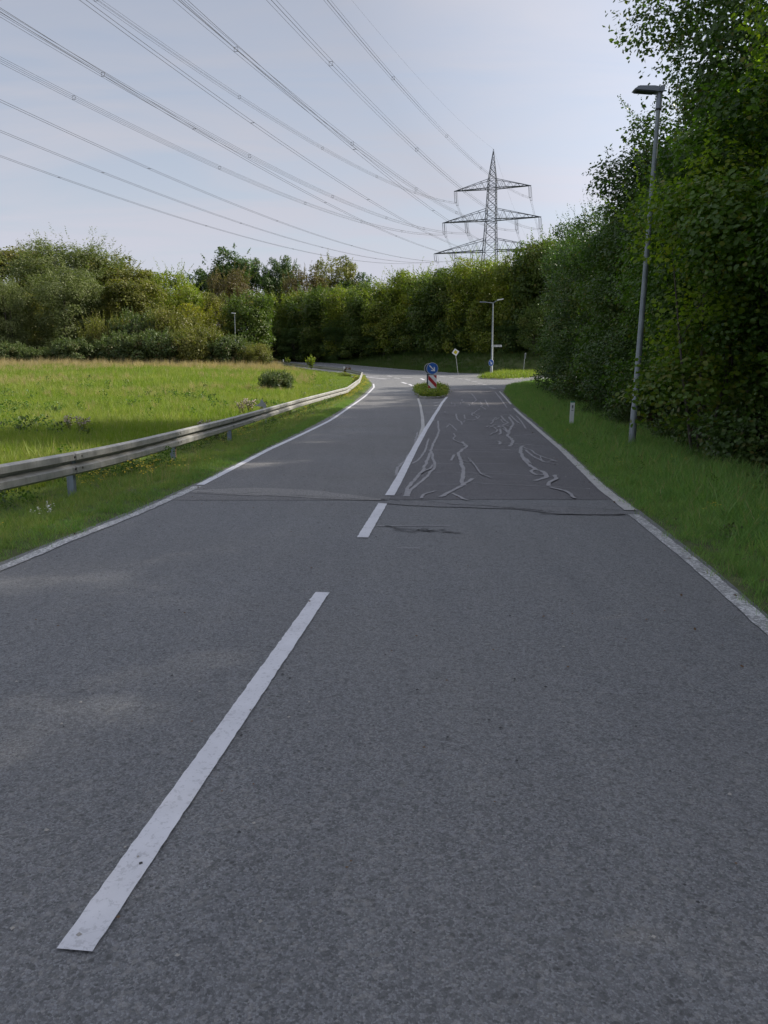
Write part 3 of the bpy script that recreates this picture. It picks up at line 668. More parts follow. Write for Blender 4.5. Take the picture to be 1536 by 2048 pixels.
def put_px(K, px, top, hw, D, lab, cat='tree', group=None, var=None, dz=0.0):
    p = at(px, top, D); zg = float(ground(p.x, D)) + dz
    return K.put(p.x, D, p.z - zg, 2 * hw / F * D, lab, cat, group, var, z=zg)
# ------------------------------------------------------------------ hedge beyond the main road
GF = 'trees of the long hedge beyond the main road'
FH = [
 (536, 592, 45, 160, K_HEDGE, 'leftmost dark hedge tree where the main road disappears'),
 (575, 588, 46, 152, K_HEDGEY, 'hedge tree second from the left beyond the main road'),
 (615, 584, 46, 146, K_HEDGE, 'round-topped hedge tree above the young sapling'),
 (655, 586, 46, 140, K_HEDGE, 'dark hedge tree left of the guardrail bend'),
 (697, 578, 48, 135, K_HEDGEY, 'yellow-topped hedge tree above the guardrail bend'),
 (740, 572, 48, 130, K_HEDGE, 'hedge tree right of the guardrail bend, below the last tall tree'),
 (783, 566, 50, 125, K_HEDGEY, 'light green hedge tree left of the keep-right sign'),
 (828, 558, 52, 120, K_HEDGEY, 'spiky-topped hedge tree behind the keep-right sign'),
 (868, 552, 50, 114, K_HEDGE, 'brownish green hedge tree right behind the keep-right sign'),
 (905, 545, 52, 109, K_HEDGE, 'dark hedge tree behind the tilted priority sign'),
 (948, 530, 52, 105, K_HEDGEY, 'yellow-green hedge tree left of the pylon foot'),
 (992, 528, 50, 101, K_HEDGEY, 'sunlit yellow hedge tree in front of the pylon foot'),
 (1034, 516, 50, 98, K_HEDGEY, 'yellow hedge tree above the narrow leaning sign'),
 (1078, 492, 55, 96, K_HEDGE, 'hedge tree at the side road mouth beside the dark shrubs'),
 (1130, 480, 60, 94, K_HEDGE, 'hedge tree half hidden behind the dark roadside shrubs'),
]
for px, top, hw, D, K, lab in FH: put_px(K, px, top - 8 + (int(px) * 7 % 19) - 8, hw * 1.12, D, lab, 'tree', GF)
for i, (px, D, where) in enumerate([(560, 172, 'at the far left end'), (625, 162, 'above the young sapling'), (690, 152, 'above the guardrail bend'), (755, 143, 'right of the guardrail bend'), (820, 135, 'left of the keep-right sign'), (885, 127, 'above the keep-right sign'), (940, 120, 'left of the pylon foot'), (990, 114, 'at the pylon foot'), (1045, 109, 'right of the pylon foot'), (1100, 106, 'behind the side road corner'), (1170, 102, 'hidden behind the roadside shrubs'), (1260, 100, 'beyond the side road')]):
    put_px(K_HEDGE, px, np.interp(px, [560, 1080], [606, 536]) + (i * 37 % 23) - 9, 60, D, 'second-row tree added behind the far hedge for its shade, ' + where, 'tree', 'second row of trees added behind the far hedge for its shade')  # row added so that it darkens the lower front of the hedge
# lower shrubs filling the foot of that hedge
GL = 'low shrubs at the foot of the far hedge'
LO = ['at the far left end', 'below the second hedge tree from the left', 'behind the young sapling', 'left of the guardrail bend', 'above the guardrail bend', 'left of the bollard sign', 'directly behind the keep-right sign',
      'between keep-right sign and priority sign', 'behind the priority sign', 'left of the far lamp post', 'behind the far lamp post', 'behind the narrow leaning sign', 'at the side road mouth']
for i, lab in enumerate(LO):
    px = 548 + i * 43.5; D = np.interp(px, [548, 1080], [147, 90])
    put_px(K_HAZD if i % 2 else K_HEDGE, px, 640 - i * 2 + (i % 3) * 8, 36, D, 'low dark shrub of the far hedge ' + lab, 'shrub', GL)

# ------------------------------------------------------------------ trees behind the meadow
GB = 'tall trees on the skyline behind the meadow'
for px, top, hw, D, K, lab in [
 (20, 505, 62, 150, K_OLI, 'olive green tree at the far left edge of the skyline'),
 (62, 492, 30, 158, K_BRN, 'sparse reddish tree poking up at the left skyline'),
 (138, 488, 78, 138, K_WIL, 'large grey-green willow, highest of the left wood'),
 (212, 512, 62, 142, K_OLI, 'broad olive tree right of the large willow'),
 (262, 545, 50, 140, K_OLI, 'smaller olive tree sloping down at the end of the left wood'),
 (298, 562, 34, 150, K_OAK, 'small dark tree in the dip of the skyline'),
 (342, 550, 40, 134, K_HEDGEY, 'spiky bright green tree in the dip of the skyline'),
 (400, 538, 32, 165, K_OAK, 'thin-crowned tree left of the tall oak'),
 (458, 492, 46, 162, K_OAK, 'tallest oak on the middle skyline'),
 (462, 535, 38, 150, K_BRN, 'brown-tinged tree in front of the tallest oak'),
 (512, 517, 26, 168, K_OAK, 'slim dark tree right of the tallest oak'),
 (548, 514, 26, 170, K_OAK, 'slim dark tree in the centre of the middle skyline group'),
 (574, 512, 22, 172, K_OAK, 'slim dark tree with a round head beside the brown one'),
 (606, 536, 36, 160, K_BRN, 'brown autumn tree in the middle skyline group'),
 (668, 518, 42, 165, K_OLI, 'round half-brown tree right of the brown autumn tree'),
 (714, 545, 36, 165, K_OAK, 'rounded dark tree at the right end of the skyline group'),
]:
    put_px(K, px, top - (8 if K is K_OLI else 6), hw * (1.45 if px < 300 else 1.3), D, lab, 'tree', GB)
GM = 'trees and bushes along the back edge of the meadow'
for px, top, hw, D, K, lab in [
 (-45, 560, 60, 118, K_WIL, 'grey willow just outside the left edge'),
 (8, 566, 38, 116, K_WIL, 'pale grey-green willow bush at the left edge'),
 (55, 592, 40, 124, K_OLI, 'dark olive tree behind the grey willow bush'),
 (128, 545, 56, 118, K_WIL, 'silvery willow standing before the left wood'),
 (200, 582, 46, 124, K_OLI, 'olive tree behind the bramble mound'),
 (262, 566, 56, 122, K_OLI, 'brownish olive tree above the bramble mound'),
 (352, 578, 44, 128, K_HEDGEY, 'leafy green tree above the middle of the bramble mound'),
 (400, 620, 46, 118, K_YEL, 'bright yellow-green bush behind the bramble mound'),
 (432, 588, 34, 130, K_OLI, 'olive bush between the yellow bush and the small lamp'),
 (497, 590, 40, 120, K_HEDGE, 'broad rounded green tree right of the small lamp'),
]:
    put_px(K, px, top - 6, hw * 1.3, D, lab, 'tree', GM)
GR = 'bramble thickets at the back of the meadow'
for px, top, hw, D, lab in [
 (12, 690, 46, 108, 'low bramble patch at the left edge of the meadow'),
 (70, 700, 42, 107, 'low bramble patch before the silvery willow'),
 (150, 682, 50, 108, 'bramble thicket at the left foot of the mound'),
 (215, 645, 56, 112, 'bramble thicket on the left shoulder of the mound'),
 (280, 632, 60, 112, 'bramble thicket at the top of the mound'),
 (345, 632, 60, 112, 'bramble thicket below the yellow bush'),
 (250, 672, 56, 105, 'bramble thicket low in front of the mound top'),
 (320, 668, 60, 104, 'reddish bramble thicket in the middle of the mound foot'),
 (395, 662, 60, 104, 'dark bramble thicket right of the mound middle'),
 (452, 676, 52, 104, 'bramble thicket under the small lamp'),
 (505, 695, 40, 104, 'lowest bramble thicket at the right end of the mound'),
]:
    put_px([K_BRA, K_BRB][int(px) % 2], px, top - 4, hw, D, lab, 'thicket', GR)
p = G(553, 779)
K_BRA.put(p[0], p[1], 1.5, 3.0, 'lone dark bramble bush standing in the meadow', 'bush')

K_YH = Kind('young_hazel', 24, M_HAZEL_LIT, 1, .03, 4, rx=1.7, ry=1.7, z0=1.3, z1=7.2, nlobe=34, nleaf=5200, size=.10, tpl=LEAF6, lobe=.34, shoots=30, shoot_len=1.0)
K_YH.put(7.35, 17.7, 6.9, 3.7, 'young light green hazel whose twigs cross the near lamp pole', 'shrub', GH)
# low brambles and ivy under the right hedge
GU = 'low brambles under the right-hand hedge'
K_UND = Kind('bramble_plant', 13, M_DARK, 2, .015, 4, rx=1.1, ry=1.1, z0=-.1, z1=1.1, nlobe=22, nleaf=1700, size=.085, tpl=LEAF6, lobe=.34, shoots=14, shoot_len=.6)
for px, py, s, lab in [(1380, 840, 1.9, 'tall bramble behind the near lamp post under the hazels'), (1520, 885, 1.9, 'large bramble at the extreme right edge'), (1500, 930, 1.0, 'bramble at the right edge under the hazels'), (1430, 905, .8, 'bramble right of the near lamp post'), (1345, 880, .6, 'small bramble just right of the near lamp post base'),
                       (1240, 848, .6, 'small bramble left of the near lamp post'), (1190, 828, .6, 'small bramble right of the marker post'), (1150, 800, .7, 'bramble behind the marker post'), (1110, 786, .7, 'bramble left of the marker post'),
                       (1480, 870, 1.1, 'bramble deeper in the shade at the right edge'), (1390, 858, 1.0, 'bramble deeper in the shade behind the lamp post')]:
    q = G(px, py); K_UND.put(q[0], q[1], 1.1 * s, 2.4 * s, lab, 'bramble', GU)

# ------------------------------------------------------------------ grass and small plants (instanced on points)
def tuft(r, n, h, spread, wd, lean=.35, m=None, name='tuft', segs=2, tintr=(0, 1)):
    V = []; Fc = []; T = []
    for i in range(n):
        a = r.uniform(0, 6.28); d = spread * math.sqrt(r.uniform(0, 1)); x, y = d * math.cos(a), d * math.sin(a)
        b = r.uniform(0, 6.28); l = lean * r.uniform(.2, 1.4); hh = h * r.uniform(.45, 1.15); w_ = wd * r.uniform(.7, 1.3)
        c = r.uniform(0, 6.28); sx, sy = math.cos(c) * w_ / 2, math.sin(c) * w_ / 2; ti = r.uniform(*tintr)
        base = len(V)
        for k in range(segs + 1):
            t = k / segs; ox = math.cos(b) * l * hh * t * t; oy = math.sin(b) * l * hh * t * t; z = hh * (t - .18 * l * t * t)
            if k < segs:
                q = 1 - .35 * t; V += [(x + ox - sx * q, y + oy - sy * q, z - .03), (x + ox + sx * q, y + oy + sy * q, z - .03)]; T += [ti, ti]
            else: V.append((x + ox, y + oy, z)); T.append(ti)
        for k in range(segs - 1): Fc.append((base + 2 * k, base + 2 * k + 1, base + 2 * k + 3, base + 2 * k + 2))
        k = segs - 1; Fc.append((base + 2 * k, base + 2 * k + 1, base + 2 * k + 2))
    me = bpy.data.meshes.new(name); me.from_pydata(V, [], Fc); a_ = me.attributes.new('tint', 'FLOAT', 'POINT'); a_.data.foreach_set('value', T)
    me.materials.append(m); me.update(); return me
def scatter(name, P, S, tufts, tilt=.12, kind='stuff', sz=None):
    """one object that instances tuft meshes on its points"""
    n = len(P); me = bpy.data.meshes.new(name); me.vertices.add(n); me.vertices.foreach_set('co', P.astype(np.float32).ravel())
    rot = np.stack([rng.normal(0, tilt, n), rng.normal(0, tilt, n), rng.uniform(0, 6.28, n)], 1).astype(np.float32)
    scl = (S[:, None] * np.stack([np.ones(n), np.ones(n), rng.uniform(.75, 1.3, n)], 1)).astype(np.float32)
    for nm, ty, v, key in (('rot', 'FLOAT_VECTOR', rot.ravel(), 'vector'), ('scl', 'FLOAT_VECTOR', scl.ravel(), 'vector'), ('idx', 'INT', rng.integers(0, len(tufts), n).astype(np.int32), 'value')):
        a = me.attributes.new(nm, ty, 'POINT'); a.data.foreach_set(key, v)
    me.update()
    o = link(name, me); tag(o, kind=kind)
    gt = bpy.data.node_groups.new(name + '_scatter', 'GeometryNodeTree')
    gt.interface.new_socket('Geometry', in_out='INPUT', socket_type='NodeSocketGeometry'); gt.interface.new_socket('Geometry', in_out='OUTPUT', socket_type='NodeSocketGeometry')
    gi = gt.nodes.new('NodeGroupInput'); go = gt.nodes.new('NodeGroupOutput'); ip = gt.nodes.new('GeometryNodeInstanceOnPoints'); jn = gt.nodes.new('GeometryNodeJoinGeometry')
    for tm in reversed(tufts):
        so = bpy.data.objects.new(tm.name, tm)
        oi = gt.nodes.new('GeometryNodeObjectInfo'); oi.inputs['Object'].default_value = so; oi.inputs['As Instance'].default_value = False
        g2 = gt.nodes.new('GeometryNodeGeometryToInstance'); gt.links.new(oi.outputs['Geometry'], g2.inputs[0]); gt.links.new(g2.outputs[0], jn.inputs[0])
    ip.inputs['Pick Instance'].default_value = True
    def na(nm, ty):
        x = gt.nodes.new('GeometryNodeInputNamedAttribute'); x.data_type = ty; x.inputs['Name'].default_value = nm; return x.outputs['Attribute']
    gt.links.new(gi.outputs[0], ip.inputs['Points']); gt.links.new(jn.outputs[0], ip.inputs['Instance'])
    gt.links.new(na('idx', 'INT'), ip.inputs['Instance Index']); gt.links.new(na('rot', 'FLOAT_VECTOR'), ip.inputs['Rotation']); gt.links.new(na('scl', 'FLOAT_VECTOR'), ip.inputs['Scale'])
    gt.links.new(ip.outputs[0], go.inputs[0])
    md = o.modifiers.new('scatter', 'NODES'); md.node_group = gt
    return o
r_ = np.random.default_rng(50)
def in_view(x, y, mar=.12): return (np.abs(x) < (.502 + mar) * np.maximum(y, 0) + 2.5) & (y > 1.5)
def pts(n, x0, x1, y0, y1, keep):
    x = rng.uniform(x0, x1, n); y = y0 + (y1 - y0) * rng.uniform(0, 1, n)
    k = in_view(x, y) & keep(x, y); x, y = x[k], y[k]
    return np.stack([x, y, ground(x, y)], 1)
def vnoise(x, y, s, seed=0):
    a = np.sin(x / s * 1.7 + seed + 1.3 * np.sin(y / s * 1.1 + seed)) + np.sin(y / s * 1.9 + 2.1 * seed + 1.1 * np.sin(x / s * .8))
    b = np.sin((x + y) / s * 3.1 + seed * 3) * .5 + np.sin((x - y * 1.3) / s * 4.3 + seed) * .4
    return (a + b) / 5.8 + .5
def dL(x, y): return xl(y) - x
def dR(x, y): return x - xr(y)
T_V = [tuft(r_, 34, .20, .17, .0075, .8, M_GRASS, 'grass_tuft', 3) for _ in range(5)]
M_GRASS_L = grassmat('grass_verge_left', (.105, .190, .040), (.27, .40, .10), (.40, .36, .14), .05, .35, (1.3, .4))
T_VL = [tuft(r_, 34, .20, .17, .0075, .8, M_GRASS_L, 'grass_tuft', 3) for _ in range(5)]
T_VS = [tuft(r_, 30, .07, .15, .007, .8, M_GRASS, 'grass_tuft', 2) for _ in range(3)]
T_M = [tuft(r_, 30, .34, .22, .016, .6, M_GRASS_F, 'meadow_tuft', 2) for _ in range(5)]
T_MF = [tuft(r_, 26, .42, .5, .04, .5, M_GRASS_F, 'meadow_tuft', 1) for _ in range(4)]
T_D = [tuft(r_, 26, 1.0, .25, .022, .25, M_GRASS_DRY, 'dry_tuft', 2) for _ in range(4)]
T_B = [tuft(r_, 24, .45, .45, .035, .5, M_GRASS_SHADE, 'bank_tuft', 1) for _ in range(4)]
hedge_in = 8.8
# right verge
def verge(nm, dens, y0, y1, x0, x1, keepf, T, s0, s1, tilt=.12):
    n = int(dens * (x1 - x0) * (y1 - y0)); P = pts(n, x0, x1, y0, y1, keepf)
    return P, rng.uniform(s0, s1, len(P))
def both(a, *more):
    P = np.concatenate([a[0]] + [m_[0] for m_ in more]); S = np.concatenate([a[1]] + [m_[1] for m_ in more]); return P, S
kr = lambda x, y: (dR(x, y) > .05 + .12 * vnoise(x, y, .5)) & (dR(x, y) < 4.2 - 1.2 * vnoise(x, y, 2.0)) & (rng.uniform(0, 1, len(x)) < .35 + .65 * sstep(4.6, 1.5, dR(x, y) + 1.5 * vnoise(x, y, 1.1, 3)))
P1 = both(verge('a', 75, 4, 18, 1.5, 12, kr, 0, .4, 1.35), verge('a', 42, 18, 34, 3, 14, kr, 0, .5, 1.4), verge('a', 22, 34, 75, 5, 25, kr, 0, .8, 1.6))
P1[1][:] *= .6 + .7 * sstep(.0, 1.5, dR(P1[0][:, 0], P1[0][:, 1]))
scatter('verge_grass', *P1, T_V)
kl = lambda x, y: (dL(x, y) > .05 + .12 * vnoise(x, y, .5)) & (dL(x, y) < 3.2)
P2 = both(verge('a', 75, 5, 18, -12, 0, kl, 0, .4, 1.3), verge('a', 45, 18, 34, -12, 0, kl, 0, .5, 1.2), verge('a', 22, 34, 84, -9, 2, kl, 0, .8, 1.3))
P2[1][:] *= .42 + .20 * sstep(.1, 1.6, dL(P2[0][:, 0], P2[0][:, 1]) + .4 * vnoise(P2[0][:, 0], P2[0][:, 1], .8))
scatter('verge_grass', *P2, T_VL)
# moss and low grass on the asphalt edge
ke = lambda x, y: ((dL(x, y) > -.02) & (dL(x, y) < .5)) | ((dR(x, y) > -.02) & (dR(x, y) < .5))
P3 = verge('a', 110, 4, 45, -11, 8, ke, 0, .5, 1.1); scatter('edge_moss', *P3, T_VS)
# meadow
km = lambda x, y: dL(x, y) > 2.9
P4 = both(verge('a', 26, 8, 30, -30, -3, km, 0, .7, 1.3), verge('a', 14, 30, 55, -45, -3, km, 0, .9, 1.5))
scatter('meadow_grass', *P4, T_M)
P5 = verge('a', 5.0, 50, 112, -85, 0, lambda x, y: (dL(x, y) > 1.2), 0, .8, 1.4); P5[1][:] *= .35 + .65 * sstep(1.5, 9, dL(P5[0][:, 0], P5[0][:, 1])); scatter('meadow_grass', *P5, T_MF)
# dry tall grass
kd = lambda x, y: (dL(x, y) > 5) & (rng.uniform(0, 1, len(x)) < .02 + .9 * sstep(.52, .66, vnoise(x, y, 6, 5)) * sstep(34, 46, y) + 1.0 * sstep(88, 95, y) * (y < 106))
P6 = verge('a', 2.6, 18, 106, -75, -5, kd, 0, .6, 1.1); P6[1][:] *= .62 + .45 * sstep(85, 98, P6[0][:, 1]); scatter('dry_grass', *P6, T_D, .1)
# bank (shade put into the grass colour) beyond the main road and the strip beside the side road
kb = lambda x, y: (dR(x, y) > .1) & (dR(x, y) < 16)
P7 = verge('a', 6.0, 86, 175, -40, 32, kb, 0, .7, 1.3); scatter('bank_grass', *P7, T_B)
# flowers
def flower(r, m, n=6, h=.45, head=.016, stem=M_GRASS):
    b = MB()
    for i in range(n):
        a = r.uniform(0, 6.28); d = r.uniform(0, .13); x, y = d * math.cos(a), d * math.sin(a); hh = h * r.uniform(.6, 1.1); lx, ly = r.normal(0, .06), r.normal(0, .06)
        b.add([(x - .003, y, -.03), (x + .003, y, -.03), (x + lx, y + ly, hh)], [(0, 1, 2)], 0)
        for k in range(4):
            c = Vector((x + lx + r.normal(0, .03), y + ly + r.normal(0, .03), hh + r.normal(0, .02))); s = head * r.uniform(.7, 1.3)
            b.add([c + Vector((math.cos(t) * s, math.sin(t) * s, .3 * s * math.sin(t * 2))) for t in np.linspace(0, 5.2, 6)] , [tuple(range(6))], 1)
    return b.mesh('flower_tuft', [stem, m])
T_F = [flower(r_, M_YFLOWER, 4, .26, .014) for _ in range(4)]
kf = lambda x, y: (dL(x, y) > .3) & (dL(x, y) < np.where(y > 45, 1.5, 2.6)) & (rng.uniform(0, 1, len(x)) < sstep(.48, .66, vnoise(x, y, 1.6, 2)) + .9 * sstep(40, 55, y))
P8 = both(verge('a', 6, 6, 40, -12, 0, kf, 0, .7, 1.2), verge('a', 9, 40, 82, -8, 2, kf, 0, .7, 1.15)); scatter('yellow_flowers', *P8, T_F)
T_W = [flower(r_, M_WFLOWER, 2, .20, .012) for _ in range(2)]
pw = np.array([G(*q) for q in [(72, 1038), (92, 1032), (102, 1035), (90, 1036)]]); pw = np.column_stack([pw, ground(pw[:, 0], pw[:, 1])]); scatter('white_flowers', pw, np.full(len(pw), .9), T_W)
ky = lambda x, y: (dR(x, y) > .4) & (dR(x, y) < 3.5)
P9 = verge('a', .35, 6, 30, 2, 12, ky, 0, .5, .8); scatter('yellow_flowers', *P9, T_F)
# dark weeds patch in the meadow behind the rail
def weed(r, m, h=.7):
    n = 60; P = r.normal(0, .13, (n, 3)); P[:, 2] = r.uniform(0, h, n)
    return leaves_mesh('weed', P, unit(r.normal(size=(n, 3)) + [0, 0, .6]), unit(r.normal(size=(n, 3)) + [0, 0, .2]), r.uniform(.05, .13, n), r.uniform(0, .9, n), r.uniform(0, .8, n), LEAF4, m)
T_WD = [weed(r_, M_HAZEL) for _ in range(3)] + [weed(r_, M_BRAMBLE, .5)]
kw = lambda x, y: (dL(x, y) > 2.8) & (rng.uniform(0, 1, len(x)) < .06 + .9 * sstep(.60, .72, vnoise(x, y, 3.3, 9)) * (y > 22) * (y < 50))
P10 = verge('a', 1.6, 14, 70, -30, -2, kw, 0, .5, 1.1); scatter('meadow_weeds', *P10, T_WD)
kw2 = lambda x, y: (dL(x, y) > .9) & (dL(x, y) < 2.8) & (vnoise(x, y, 1.2, 4) > .55)
P11 = verge('a', 7, 6, 60, -12, 1, kw2, 0, .3, .6); scatter('verge_weeds', *P11, T_WD)
kw3 = lambda x, y: (dR(x, y) > .5) & (dR(x, y) < 4.5) & (vnoise(x, y, 1.0, 6) > .56)
P14 = verge('a', 3.0, 6, 40, 1, 12, kw3, 0, .15, .4); scatter('verge_weeds', *P14, T_WD)
T_ST = [tuft(r_, 7, .55, .12, .006, .35, M_GRASS_DRY, 'dry_stalks', 2) for _ in range(3)]
kst = lambda x, y: ((dR(x, y) > .35) & (dR(x, y) < 5)) | ((dL(x, y) > .35) & (dL(x, y) < 3.2))
P15 = verge('a', 2.2, 4, 50, -12, 12, kst, 0, .3, .85); scatter('dry_stalks', *P15, T_ST)
# leaf litter and ivy below the hedge
T_L = []
for _ in range(3):
    n = 50; P = r_.normal(0, .22, (n, 3)); P[:, 2] = r_.uniform(0, .03, n)
    T_L.append(leaves_mesh('litter', P, unit(r_.normal(0, .3, (n, 3)) + [0, 0, 1]), r_.normal(size=(n, 3)), r_.uniform(.04, .09, n), r_.uniform(0, 1, n), r_.uniform(0, 1, n), LEAF4, M_LITTER))
kk = lambda x, y: (dR(x, y) > 3.0) & (dR(x, y) < 10)
P12 = verge('a', 9, 6, 70, 4, 22, kk, 0, .8, 1.5); scatter('leaf_litter', *P12, T_L)
def loose_leaves():
    r = np.random.default_rng(77); n = 260; y = 3.5 + 40 * r.uniform(0, 1, n) ** 1.3; side = r.uniform(0, 1, n)
    x = np.where(side < .8, xr(y) + r.normal(.15, .45, n), xl(y) + r.normal(-.1, .3, n)); z = np.maximum(ground(x, y), prof(y)) + np.where(x > xr(y), .05, .012)
    link('fallen_leaves', leaves_mesh('fallen_leaves', np.stack([x, y, z], 1), unit(r.normal(0, .35, (n, 3)) + [0, 0, 1]), r.normal(size=(n, 3)), r.uniform(.02, .05, n), r.uniform(0, 1, n), r.uniform(0, 1, n), LEAF4, M_LITTER))['kind'] = 'stuff'
loose_leaves()
kk2 = lambda x, y: (dR(x, y) > 2.4) & (dR(x, y) < 9) & (vnoise(x, y, 1.3, 7) > .5)
P13 = verge('a', 3.0, 6, 70, 4, 22, kk2, 0, .35, .7); scatter('ground_ivy', *P13, [weed(r_, M_DARK, .35) for _ in range(3)])

# ------------------------------------------------------------------ guardrail
RL = [(-8.3, 3.0)]
rp_ = [(-60, 945, 1), (0, 927, 1), (148, 903, 1), (352, 857.5, 1), (465, 832, 1), (540, 813, 1), (600, 797, 1), (640, 786.5, 1), (675, 776.5, 1), (698, 768.5, 1), (711, 763.3, 1), (0, 0, 0)]
def rail_pt(px, py):      # top edge of the rail is .73 m above the ground there
    r = ray(px, py); r = r / r[1]; y_ = np.arange(3, 200, .05)
    zz = HC + r[2] * y_ - (ground(r[0] * y_, y_) + .73); k = np.nonzero(zz < 0)[0]
    y = y_[k[0]]; return (r[0] * y, y)
RLp = [rail_pt(a, b) for a, b, k_ in rp_ if k_]
d0 = np.array(RLp[1]) - np.array(RLp[3]); d0 /= np.linalg.norm(d0)
RLp = [tuple(np.array(RLp[1]) + d0 * 14)] + RLp[1:]
xend, yend = RLp[-1]
yend = RLp[-1][1]
RLp += [(at(721, 760, yend + .5 * (79 - yend)).x, yend + .5 * (79 - yend)), (at(725, 757, 79.5).x, 79.5), (at(723, 757, 84.0).x, 84.0), (float(xl(89)) - 1.3, 89.0)] + [(float(xl(y)) - 1.3, y) for y in (93, 98, 106, 114, 123, 132, 145)]
RP = resample(RLp, .25)
for _ in range(110):
    q = RP.copy(); q[1:-1] = (RP[:-2] + 2 * RP[1:-1] + RP[2:]) / 4; RP = q
seg = np.concatenate([[0], np.cumsum(np.linalg.norm(np.diff(RP, axis=0), axis=1))])
def railp(s): return np.array([np.interp(s, seg, RP[:, 0]), np.interp(s, seg, RP[:, 1])])
# arc position of the known post at pixel x=148
s148 = seg[int(np.argmin(np.abs(768 + RP[:, 0] / (RP[:, 1] * CP + (HC - .3) * SP) * F - 148)))]
gr = empty('guardrail', (railp(s148)[0], railp(s148)[1], float(ground(*railp(s148)))), 'weathered galvanised steel guardrail curving along the left road edge', 'guardrail')
gloc = Vector(gr.location)
PROF = [(-.012, .02), (.0, -.012), (.018, -.038), (.105, -.042), (.122, .045), (.140, .058), (.165, .058), (.185, .030), (.225, -.038), (.312, -.042), (.332, -.012), (.345, .02)]  # (down from top, towards the post)
sz = 4.0; k0 = -int(s148 // sz)
TOTAL = seg[-1]
def rail_frame(s):
    p = railp(s); q = railp(min(s + .1, TOTAL)) - railp(max(s - .1, 0)); q /= np.linalg.norm(q)
    return p, q, np.array([q[1], -q[0]])      # right-hand normal: towards the road
nb = int((TOTAL - s148) // sz)
def arc_px(px): return float(seg[int(np.argmin(np.abs(768 + RP[:, 0] / (RP[:, 1] * CP + (HC - .3) * SP) * F - px)))])
KN = [s148 - 10.4, s148 - 5.2, s148] + [s148 + v for v in ()]
KN += [arc_px(v) - .0 for v in (352, 465, 536, 581)]
while KN[-1] + 6.0 < TOTAL: KN.append(KN[-1] + 6.0)
KN = [v for v in KN if v > 0]
for k in range(len(KN) - 1):
    a = KN[k]; bq = KN[k + 1] + .14
    if a < 0 or bq > TOTAL: continue
    b = MB(); ss = np.linspace(a, bq, 9); rows = []
    off = .0 if k % 2 else .010
    for s in ss:
        p, t, nn = rail_frame(s); zt = float(ground(p[0], p[1])) if True else 0
        zt = float(prof(p[1])) - (.17 if p[1] < 70 else .10) + .73
        rows.append([Vector((p[0] + nn[0] * (-d + off), p[1] + nn[1] * (-d + off), zt - dn)) - gloc for dn, d in PROF])
    m_ = len(PROF)
    b.add([v for rr in rows for v in rr], [(i * m_ + j, (i + 1) * m_ + j, (i + 1) * m_ + j + 1, i * m_ + j + 1) for i in range(len(rows) - 1) for j in range(m_ - 1)], 0, False)
    o = b.build('rail_section', M_RAIL, gr)
    so = o.modifiers.new('thick', 'SOLIDIFY'); so.thickness = .004
    p, t, nn = rail_frame(a + .07); zt = float(prof(p[1])) - (.17 if p[1] < 70 else .10) + .73
    ang = math.atan2(t[1], t[0])
    if p[1] < 40:      # splice bolts
        for ds in (-.10, .10):
            for dn in (.062, .248):
                q, t2, n2 = rail_frame(a + .07 + ds); c = MB()
                pos = Vector((q[0] + n2[0] * .044, q[1] + n2[1] * .044, zt - dn)) - gloc
                c.tube([pos - Vector((n2[0], n2[1], 0)) * .012, pos + Vector((n2[0], n2[1], 0)) * .010], .020, 6, True, 0, False)
                c.build('bolt', M_BOLT, o)
    # post: sigma/C profile
    pc = np.array(p) - nn * .12
    R = Matrix.Rotation(ang, 3, 'Z'); c = MB(); zg = float(ground(pc[0], pc[1])) - .3; h = (zt - .04) - zg
    cc = Vector((pc[0], pc[1], zg + h / 2)) - gloc
    c.box(cc, (.012, .11, h), R, 0); c.box(cc + R @ Vector((.035, .055, 0)), (.06, .010, h), R, 0); c.box(cc + R @ Vector((.035, -.055, 0)), (.06, .010, h), R, 1)
    c.box(cc + R @ Vector((.065, .045, 0)), (.008, .022, h), R, 0); c.box(cc + R @ Vector((.065, -.045, 0)), (.008, .022, h), R, 0)
    c.build('post', [M_POST, M_RUST if k % 3 == 0 else M_POST], gr)
    c = MB(); c.box(Vector((p[0] - nn[0] * .055, p[1] - nn[1] * .055, zt - .155)) - gloc, (.10, .05, .16), R); c.build('spacer_block', M_POST, gr)

# ------------------------------------------------------------------ lamps
def lamp_post(name, base, height, lean, headw, label, r0=.085, r1=.05, two=False, rz=0):
    e = empty(name, base, label, 'street lamp')
    top = Vector((lean * height, 0, height))
    b = MB(); b.tube([Vector((0, 0, -.3)), Vector((0, 0, 0)), top * .12, top * .122, top * .99], [r0 * 1.15, r0 * 1.15, r0 * 1.12, r0, r1], 14); b.build('pole', M_LAMP, e)
    return e, top
q = G(1263, 893); zb = float(ground(*q)); tp = at(1318, 186, q[1] + .05)
lean = (tp.x - q[0]) / (tp.z - zb)
e, top = lamp_post('street_lamp', (q[0], q[1], zb), tp.z - zb, lean, .5, 'tall grey street lamp with flat angular head standing in front of the hazels', .076, .048)
b = MB(); b.tube([top * .955, top * 1.0 + Vector((0, 0, .02))], .068, 14); b.build('sleeve', M_LAMPHEAD, e)
b = MB(); b.tube([top * .953, top * .957], .074, 14); b.build('clamp_ring', M_BLACK, e)
hd = Vector((0, 0, 0)); b = MB()
M1 = Matrix.Translation(top + Vector((0, 0, .02))) @ Matrix.Rotation(math.radians(4), 4, 'Y') @ Matrix.Rotation(math.pi / 2, 4, 'X')
b.prism([(.06, -.04), (.06, .05), (0, .06), (-.12, .07), (-.16, .075), (-.52, .05), (-.62, -.02), (-.60, -.035), (-.14, -.035), (-.04, -.04)], -.13, .13, M1)
b.build('lamp_head', M_LAMPHEAD, e)
